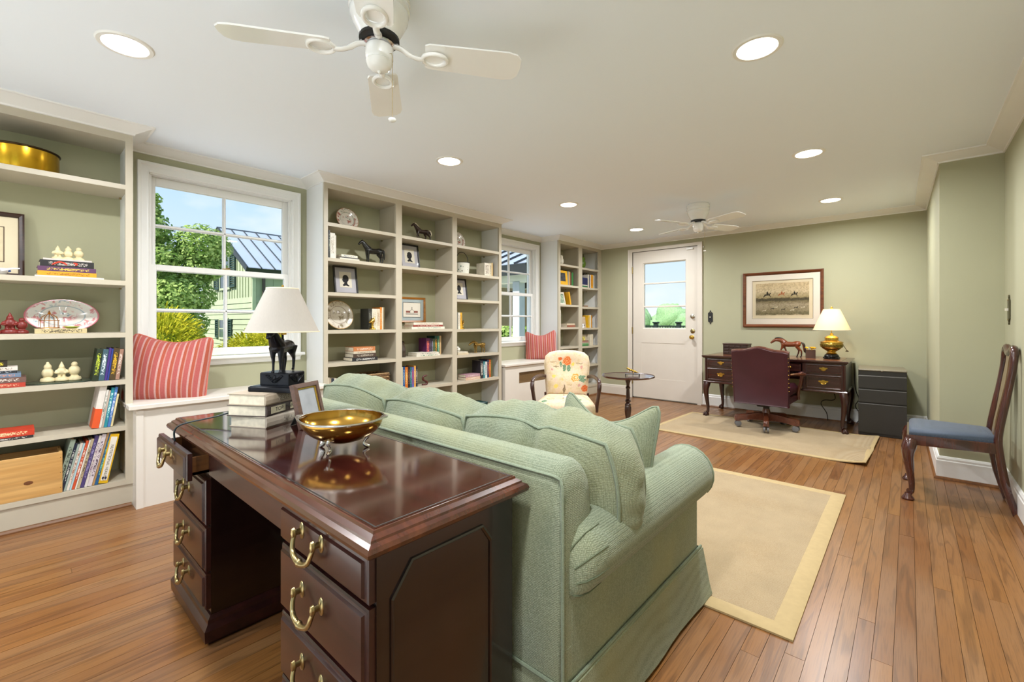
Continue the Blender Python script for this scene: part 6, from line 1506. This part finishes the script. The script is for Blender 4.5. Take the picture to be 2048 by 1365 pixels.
# ------------------------------------------------------------------ outdoors
def leafmat(name, c1, c2, tr=.35):
    q = NT(name)
    nz = q.n('ShaderNodeTexNoise', {'Vector': q.coord((7,)*3), 'Scale': 1.0, 'Detail': 3})
    col = q.ramp(nz.outputs[0], [(.35, lin(c1)), (.65, lin(c2))])
    df = q.n('ShaderNodeBsdfDiffuse'); t_ = q.n('ShaderNodeBsdfTranslucent'); mxs = q.n('ShaderNodeMixShader', {0: tr})
    q.l(col, df.inputs[0]); q.l(col, t_.inputs[0]); q.l(df.outputs[0], mxs.inputs[1]); q.l(t_.outputs[0], mxs.inputs[2])
    q.l(mxs.outputs[0], q.t.nodes['Material Output'].inputs['Surface'])
    return q.m
m_grass = plain('lawn', '6f8a3f', .9, var=.25, scale=3)
m_pave = plain('light-bouncing paving', 'dfe2e6', .8, var=.08, scale=3)
tag(obj('lawn', MB().box(-160, 60, -60, 260, -1.3, -1.2), m_grass), 'green lawn around the house', 'lawn', kind='structure')
tag(obj('bounce_gravel', MB().box(-9.5, WL3-.2, -8, 14, -1.2, -.55), plain('pale gravel', 'd6d8da', .9, var=.12, scale=9)), 'pale gravel strip along the window side', 'drive', kind='structure')  # unseen gravel, added to bounce light in through the windows
tag(obj('terrace', MB().box(-7, 9, -14, YREAR-.2, -.35, -.15).box(XR+.2, 9, YREAR-.2, 6, -.35, -.15), m_pave), 'pale paved terrace behind the viewpoint', 'terrace', kind='structure')  # unseen paving, added to throw sunlight up to the ceiling
m_leaf = leafmat('maple leaves', '688a3c', 'bccf80'); m_leafd = leafmat('deep green leaves', '3c5f2a', '6a9440')
m_gold = m_gold
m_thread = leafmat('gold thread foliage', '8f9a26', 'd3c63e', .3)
m_bark = plain('bark', '5d4a38', .9, var=.3, scale=8)
def foliage(seed, n, blobs, size, droop=.3):
    r = random.Random(seed); m = MB(); V = []; Fc = []
    tot = sum(b[3]**2 for b in blobs)
    for b in blobs:
        for _ in range(int(n*b[3]**2/tot)):
            while True:
                d = Vector((r.gauss(0, 1), r.gauss(0, 1), r.gauss(0, 1)))
                if d.length > .1: break
            d.normalize(); rr = b[3]*(.55+.5*r.random()**.6)
            p = Vector(b[:3])+Vector((d.x*rr, d.y*rr, d.z*rr*.8))
            up = (d+Vector((r.uniform(-.7, .7), r.uniform(-.7, .7), r.uniform(-.2, .9)))).normalized()
            ax = up.cross(Vector((r.uniform(-1, 1), r.uniform(-1, 1), -droop))).normalized(); ay = up.cross(ax)
            s = size*r.uniform(.6, 1.25); k = len(V)
            V += [p-ay*s, p+ax*s*.62+up*s*.12, p+ay*s*.9, p-ax*s*.62+up*s*.12]
            Fc.append((k, k+1, k+2, k+3))
    m.v = [tuple(v) for v in V]; m.f = Fc
    return m
def tree(label, loc, blobs, n, size, m, trunk, seed, name='tree', branches=()):
    t = thing(name, label, 'tree', loc)
    me = bpy.data.meshes.new('foliage'); f = foliage(seed, n, blobs, size); me.from_pydata(f.v, [], f.f)
    o = link('foliage', me, m, t); o['kind'] = 'stuff'
    tk = MB().tube(trunk, [.12-.09*i/len(trunk) for i in range(len(trunk))], 8)
    obj('trunk', tk, m_bark, t, smooth=60)
    for b in branches: obj('branch', MB().tube(b, [.035, .022, .01][:len(b)], 6), m_bark, t, smooth=60)
    return t
rr = random.Random(11)
bl_ = [(rr.uniform(-1.5, .75), rr.uniform(-.9, .9), rr.uniform(-1.2, .75), rr.uniform(.35, .62)) for _ in range(26)]
bl_ += [(-.55, 0, 1.02, .26), (-.1, .1, 1.10, .22), (.42, .0, 1.02, .24), (.70, .1, 1.30, .13), (.62, .1, 1.10, .15), (.85, .2, .1, .35), (-1.3, 0, .95, .3), (-1.0, .1, 1.25, .2)]
tree('leafy green maple tree seen through the near window', (-11.9, 1.82, 2.27), bl_, 42000, .045, m_leaf, [(-.2, 0, -3.3), (-.15, 0, -1.5), (0, 0, -.2), (.1, 0, .9)], 4,
     branches=[[(0, 0, -.6), (.5, .1, .2), (.65, .1, 1.2)], [(-.1, 0, -.6), (-.6, 0, .3), (-.6, 0, 1.0)], [(0, 0, -.3), (.1, 0, .6), (-.1, .1, 1.15)]])
bl2 = [(rr.uniform(-2.5, 2.2), rr.uniform(-1, 1), rr.uniform(-1.6, .9), rr.uniform(.7, 1.1)) for _ in range(16)]
tree('dark green tree behind the maple outside the near window', (-19.5, 2.6, 1.7), bl2, 16000, .09, m_leafd, [(0, 0, -3), (0, 0, .5)], 9)
def strands(seed, n, blobs, ln):
    r = random.Random(seed); V = []; Fc = []
    for b in blobs:
        for _ in range(int(n*b[3]**2/sum(q[3]**2 for q in blobs))):
            d = Vector((r.gauss(0, 1), r.gauss(0, 1), abs(r.gauss(0, 1))*1.1-.25)).normalized()
            p = Vector(b[:3])+d*b[3]*(.6+.4*r.random()); g = Vector((d.x, d.y, d.z*.6+.25)).normalized()
            sd = g.cross(Vector((r.uniform(-1, 1), r.uniform(-1, 1), 1))).normalized()*.010
            k = len(V); L = ln*r.uniform(.5, 1.2)
            q1 = p+g*L*.55; q2 = q1+(g+Vector((0, 0, -.9)))*L*.45
            V += [p-sd, p+sd, q1+sd*.8, q1-sd*.8, q2]
            Fc += [(k, k+1, k+2, k+3), (k+3, k+2, k+4)]
    m = MB(); m.v = [tuple(v) for v in V]; m.f = Fc
    return m
def shrub(label, loc, blobs, n, ln, seed):
    t = thing('golden_shrub', label, 'shrub', loc, group='golden thread shrubs')
    me = bpy.data.meshes.new('foliage'); f = strands(seed, n, blobs, ln); me.from_pydata(f.v, [], f.f)
    o = link('foliage', me, m_thread, t); o['kind'] = 'stuff'
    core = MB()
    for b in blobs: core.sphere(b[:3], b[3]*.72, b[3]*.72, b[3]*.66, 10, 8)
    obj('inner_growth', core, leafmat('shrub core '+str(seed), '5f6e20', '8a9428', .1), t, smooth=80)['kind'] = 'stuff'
    obj('stem', MB().tube([(0, 0, -2.0), (0, 0, -.2)], [.06, .04], 6), m_bark, t)
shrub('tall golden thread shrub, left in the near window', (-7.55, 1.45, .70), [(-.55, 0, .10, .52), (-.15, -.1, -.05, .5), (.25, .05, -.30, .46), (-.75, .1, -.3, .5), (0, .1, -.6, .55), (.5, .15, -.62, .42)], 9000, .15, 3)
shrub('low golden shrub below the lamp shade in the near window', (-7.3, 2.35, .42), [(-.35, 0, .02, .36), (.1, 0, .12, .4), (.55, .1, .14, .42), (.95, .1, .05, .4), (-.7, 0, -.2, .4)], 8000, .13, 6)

# pale green barn with a standing-seam roof
bn = thing('barn', 'pale green barn with grey metal roof and dark shutters', 'building', (-20.6, 5.8, -1.2))
m_clap = plain('pale green clapboard', 'aab294', .7, var=.06, scale=2)
m_seam = plain('grey metal roof', 'a9b0ba', .35, .3, var=.05, scale=1)
m_drk = plain('dark roof edge', '2c3136', .5)
m_shut = plain('dark green shutter', '1f3a35', .5)
ev, rg_, hwid = 4.29, 5.98, 3.03
obj('wall', MB().prism([(-hwid, 0), (hwid, 0), (hwid, ev), (0, rg_), (-hwid, ev)], .03, 9, 'y'), m_clap, bn)
zb = 3.23
for i in range(16):
    z = .02+i*.2; obj('clapboard', MB().prism([(.03, z), (0.0, z), (.022, z+.205), (.03, z+.205)], -hwid, hwid, 'x', None), m_clap, bn)
    obj('clapboard', MB().prism([(hwid, z), (hwid+.03, z), (hwid+.008, z+.205), (hwid, z+.205)], 0, 9, 'y'), m_clap, bn)
for i in range(20):
    x = -hwid+.15+i*.302; top_ = rg_-(abs(x)/hwid)*(rg_-ev)
    obj('batten', MB().box(x-.02, x+.02, .0, .035, zb, top_-.02), m_clap, bn)
for i in range(12): obj('batten', MB().box(hwid, hwid+.025, .3+i*.4, .34+i*.4, zb, ev), m_clap, bn)
obj('corner_board', MB().box(hwid-.06, hwid+.035, -.015, .1, 0, ev), plain('corner board', 'b9c2a0', .6), bn)
sl = math.atan2(rg_-ev, hwid); Lr = math.hypot(rg_-ev, hwid)+.35
for s in (1, -1):
    M = TR(0, 0, rg_+.05) @ Matrix.Rotation(s*sl, 4, 'Y')
    rf = obj('roof_slope', MB().box(0 if s > 0 else -Lr, Lr if s > 0 else 0, -.28, 9.2, 0, .05, M), m_seam, bn)
    if s > 0:
        for i in range(21): obj('roof_seam', MB().box(0, Lr, -.28+i*.45, -.25+i*.45, .05, .085, M), m_drk, rf)
        obj('eave_fascia', MB().box(Lr-.05, Lr+.02, -.28, 9.2, -.16, .05, M), m_drk, rf)
    obj('rake_board', MB().box(0 if s > 0 else -Lr, Lr if s > 0 else 0, -.30, -.26, -.10, .06, M), m_drk, rf)
obj('ridge_cap', MB().prism([(-.12, rg_+.03), (0, rg_+.13), (.12, rg_+.03)], -.3, 9.2, 'y'), m_drk, bn)
def shut_window(x0, x1, z0, z1, sw):
    w = obj('window', MB().frame([(.06, .0), (.06, -.03), (-.03, -.03), (-.03, .0)], (x0, x1, z0, z1)), m_clap, bn)
    obj('pane', MB().box(x0, x1, -.012, -.004, z0, z1), plain('barn glass', '3c4a50', .1), w)
    obj('window_bar', MB().box((x0+x1)/2-.02, (x0+x1)/2+.02, -.025, -.012, z0, z1).box(x0, x1, -.026, -.012, (z0+z1)/2-.02, (z0+z1)/2+.02), m_clap, w)
    for a, b in ((x0-.08-sw, x0-.08), (x1+.08, x1+.08+sw)):
        s_ = obj('shutter', MB().frame([(0, .0), (0, -.05), (-.06, -.05), (-.06, 0)], (a, b, z0, z1)), m_shut, w)
        for k in range(int((z1-z0)/.09)): obj('louvre', MB().box(a+.05, b-.05, -.035, -.012, z0+.07+k*.09, z0+.12+k*.09), m_shut, s_)
shut_window(-.62, .56, 3.66, 5.0, .62)
shut_window(-.70, .36, 1.66, 2.42, .42)
obj('downpipe', MB().tube([(hwid+.09, .34, 0), (hwid+.09, .34, ev-.1)], .055, 8), plain('brown downpipe', '4a4038', .5), bn)
for k, (x, y, z, h) in enumerate(((-25.6, 11.45, 4.7, 2.6), (-25.6, 13.1, 4.7, 2.4))):
    t = thing('bare_sapling', 'bare twiggy sapling above the barn roof, ' + ('left' if k == 0 else 'right') + ' of the two', 'tree', (x, y, -1.2))
    obj('stem', MB().tube([(0, 0, 0), (.05, .1, 4), (0, .05, 6.0+h*.5), (.1, .0, 6.0+h)], [.06, .04, .025, .008], 6), m_bark, t)
    for i in range(6): obj('twig', MB().tube([(.02, .05, 5.6+i*.28), (.05, .25*(-1)**i, 5.9+i*.3), (.08, .4*(-1)**i, 6.3+i*.3)], [.015, .01, .004], 5), m_bark, t)

# porch seen through the far window
po = thing('porch', 'covered porch with metal roof outside the far window', 'building', (-5.9, 6.85, -1.2))
m_pc = plain('porch paint', 'dfe2cf', .6); m_pg = plain('porch post grey', 'b4bbbd', .6)
for i, x in enumerate((-2.6, 0)):
    obj('post', MB().cbox(x-.09, x+.09, -.09, .09, .9, 3.12, .006), m_pg, po)
obj('beam', MB().box(-5, .3, -.08, .08, 3.10, 3.32), m_pc, po)
Mr = TR(0, -.35, 3.36, rx=rad(22))
rf = obj('roof', MB().box(-5.3, .5, 0, 3.2, 0, .06, Mr), m_seam, po)
for i in range(12): obj('roof_seam', MB().box(-5.3+i*.5, -5.27+i*.5, 0, 3.2, .06, .10, Mr), m_drk, rf)
obj('fascia', MB().box(-5.3, .5, -.03, .02, -.14, .07, Mr), m_drk, rf)
obj('deck', MB().box(-5.2, .4, -.3, 3.0, .75, .9), plain('deck boards', '9a7c58', .7), po)
obj('back_wall', MB().box(-5.2, .4, 2.7, 2.9, 2.2, 3.6), plain('porch back wall', 'a59a84', .7), po)
for i in range(3): obj('ceiling_joist', MB().box(-4+i*2, -3.9+i*2, 0, 2.7, 3.2, 3.32), m_pc, po)
obj('porch_light', MB().lathe([(.0, 0), (.05, 0), (.07, -.08), (.05, -.16), (.0, -.17)], 12, c=(-.35, .6, 3.2)), m_black, po, smooth=50)
tree('small green tree beyond the porch', (-13.2, 14.2, .1), [(rr.uniform(-1, 1), rr.uniform(-.5, .5), rr.uniform(-.8, .6), .6) for _ in range(8)], 3500, .13, m_leafd, [(0, 0, -1.6), (0, 0, .3)], 15)
tree('bushy green tree right of the porch post', (-11.9, 14.6, .9), [(rr.uniform(-1, 1), rr.uniform(-.5, .5), rr.uniform(-.8, .9), .7) for _ in range(8)], 3500, .14, m_leaf, [(0, 0, -2), (0, 0, .5)], 16)

# railing and woods beyond the glazed door
rl = thing('deck_railing', 'black picket railing beyond the glazed door', 'railing', (0, 30, -1.2))
m_rail = plain('black railing', '14211f', .5)
for i in range(8):
    x = -19.6+i*1.6
    p = obj('railing_post', MB().cbox(x-.13, x+.13, -.13, .13, 0, 2.22, .01), m_rail, rl)
    obj('post_cap', MB().cbox(x-.19, x+.19, -.19, .19, 2.22, 2.34, .03), m_rail, p)
    if i < 7:
        for k in range(7): obj('picket', MB().box(x+.27+k*.18, x+.34+k*.18, -.03, .03, .2, 2.0), m_rail, rl)
for z in (.15, 1.98): obj('rail', MB().box(-19.6, -8.4, -.05, .05, z, z+.1), m_rail, rl)
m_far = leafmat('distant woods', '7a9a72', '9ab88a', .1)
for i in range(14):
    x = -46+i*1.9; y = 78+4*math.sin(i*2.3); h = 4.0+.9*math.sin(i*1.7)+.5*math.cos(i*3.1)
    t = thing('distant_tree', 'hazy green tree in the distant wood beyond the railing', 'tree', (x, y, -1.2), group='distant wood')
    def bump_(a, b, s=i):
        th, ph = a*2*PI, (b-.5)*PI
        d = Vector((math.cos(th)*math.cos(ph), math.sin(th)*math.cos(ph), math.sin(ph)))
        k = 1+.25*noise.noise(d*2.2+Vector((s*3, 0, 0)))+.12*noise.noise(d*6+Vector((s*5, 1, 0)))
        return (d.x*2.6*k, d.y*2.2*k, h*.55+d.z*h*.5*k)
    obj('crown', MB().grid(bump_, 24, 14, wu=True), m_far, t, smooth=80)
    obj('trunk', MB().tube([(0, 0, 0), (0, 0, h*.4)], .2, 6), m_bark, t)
ob = thing('overhanging_branch', 'leafy branch hanging across the top of the door glass', 'tree', (-3.3, 8.2, 2.42))
obj('trunk', MB().tube([(2.0, .25, -3.62), (1.95, .2, -.6), (1.7, .15, .2), (1.3, .1, .35)], [.10, .07, .03, .012], 8), m_bark, ob, smooth=60)
obj('twig', MB().tube([(1.3, .1, .35), (.6, 0, .2), (.05, 0, .06), (-.3, 0, .03)], [.012, .009, .006, .003], 6), m_bark, ob)
def lf(n, c, seed, s=.05):
    r = random.Random(seed); m = MB()
    for _ in range(n):
        p = Vector((c[0]+r.gauss(0, .09), c[1]+r.gauss(0, .05), c[2]+r.gauss(0, .035))); a = r.uniform(0, 6.3)
        m.add([p+Vector((math.cos(a+k)*s*w_, r.uniform(-.02, .02), math.sin(a+k)*s*w_)) for k, w_ in ((0, 1), (1.6, .5), (3.14, 1), (4.7, .5))], [(0, 1, 2, 3)])
    return m
m_lfd = leafmat('dark green leaves', '24502a', '3c6e34', .2)  # the leaves' own dark green
for k, (n, c) in enumerate(((26, (-.16, 0, .02)), (12, (.42, 0, .13)), (9, (.60, 0, -.02)), (10, (.82, 0, .08)))):
    o = obj('leaf_cluster', lf(n, c, 20+k), m_lfd, ob); o['kind'] = 'stuff'
# trees standing beyond the rear windows
for k, (x, y) in enumerate(((-4.0, -13), (.8, -14), (-1.5, -16))):
    tree('green tree behind the viewpoint, ' + ('bookcase side', 'wall side', 'middle')[k], (x, y, 1.6), [(rr.uniform(-1.6, 1.6), rr.uniform(-.8, .8), rr.uniform(-1.3, 1.2), .8) for _ in range(10)], 3000, .2, m_leaf, [(0, 0, -3), (0, 0, .5)], 30+k)
# pale rug added behind the viewpoint to bounce light onto the ceiling
_bounce_rug = thing('area_rug', 'pale wool rug on the floor behind the viewpoint', 'rug', (-1.6, -1.35, 0))
obj('field', MB().cbox(-1.85, 1.85, -1.0, .95, .001, .012, .004), plain('pale wool', 'e9e7e2', .95, var=.03, scale=30), _bounce_rug)
obj('border', MB().loft([[(x*a, y*b_-.025*0, z) for x, y in ((-1.85, -1.0), (1.85, -1.0), (1.85, .95), (-1.85, .95))] for a, b_, z in ((1, 1, .0125), (.97, .945, .0125), (.97, .945, .0118), (1, 1, .0118))], loop=True), plain('wool border', 'c9c2b4', .95), _bounce_rug)
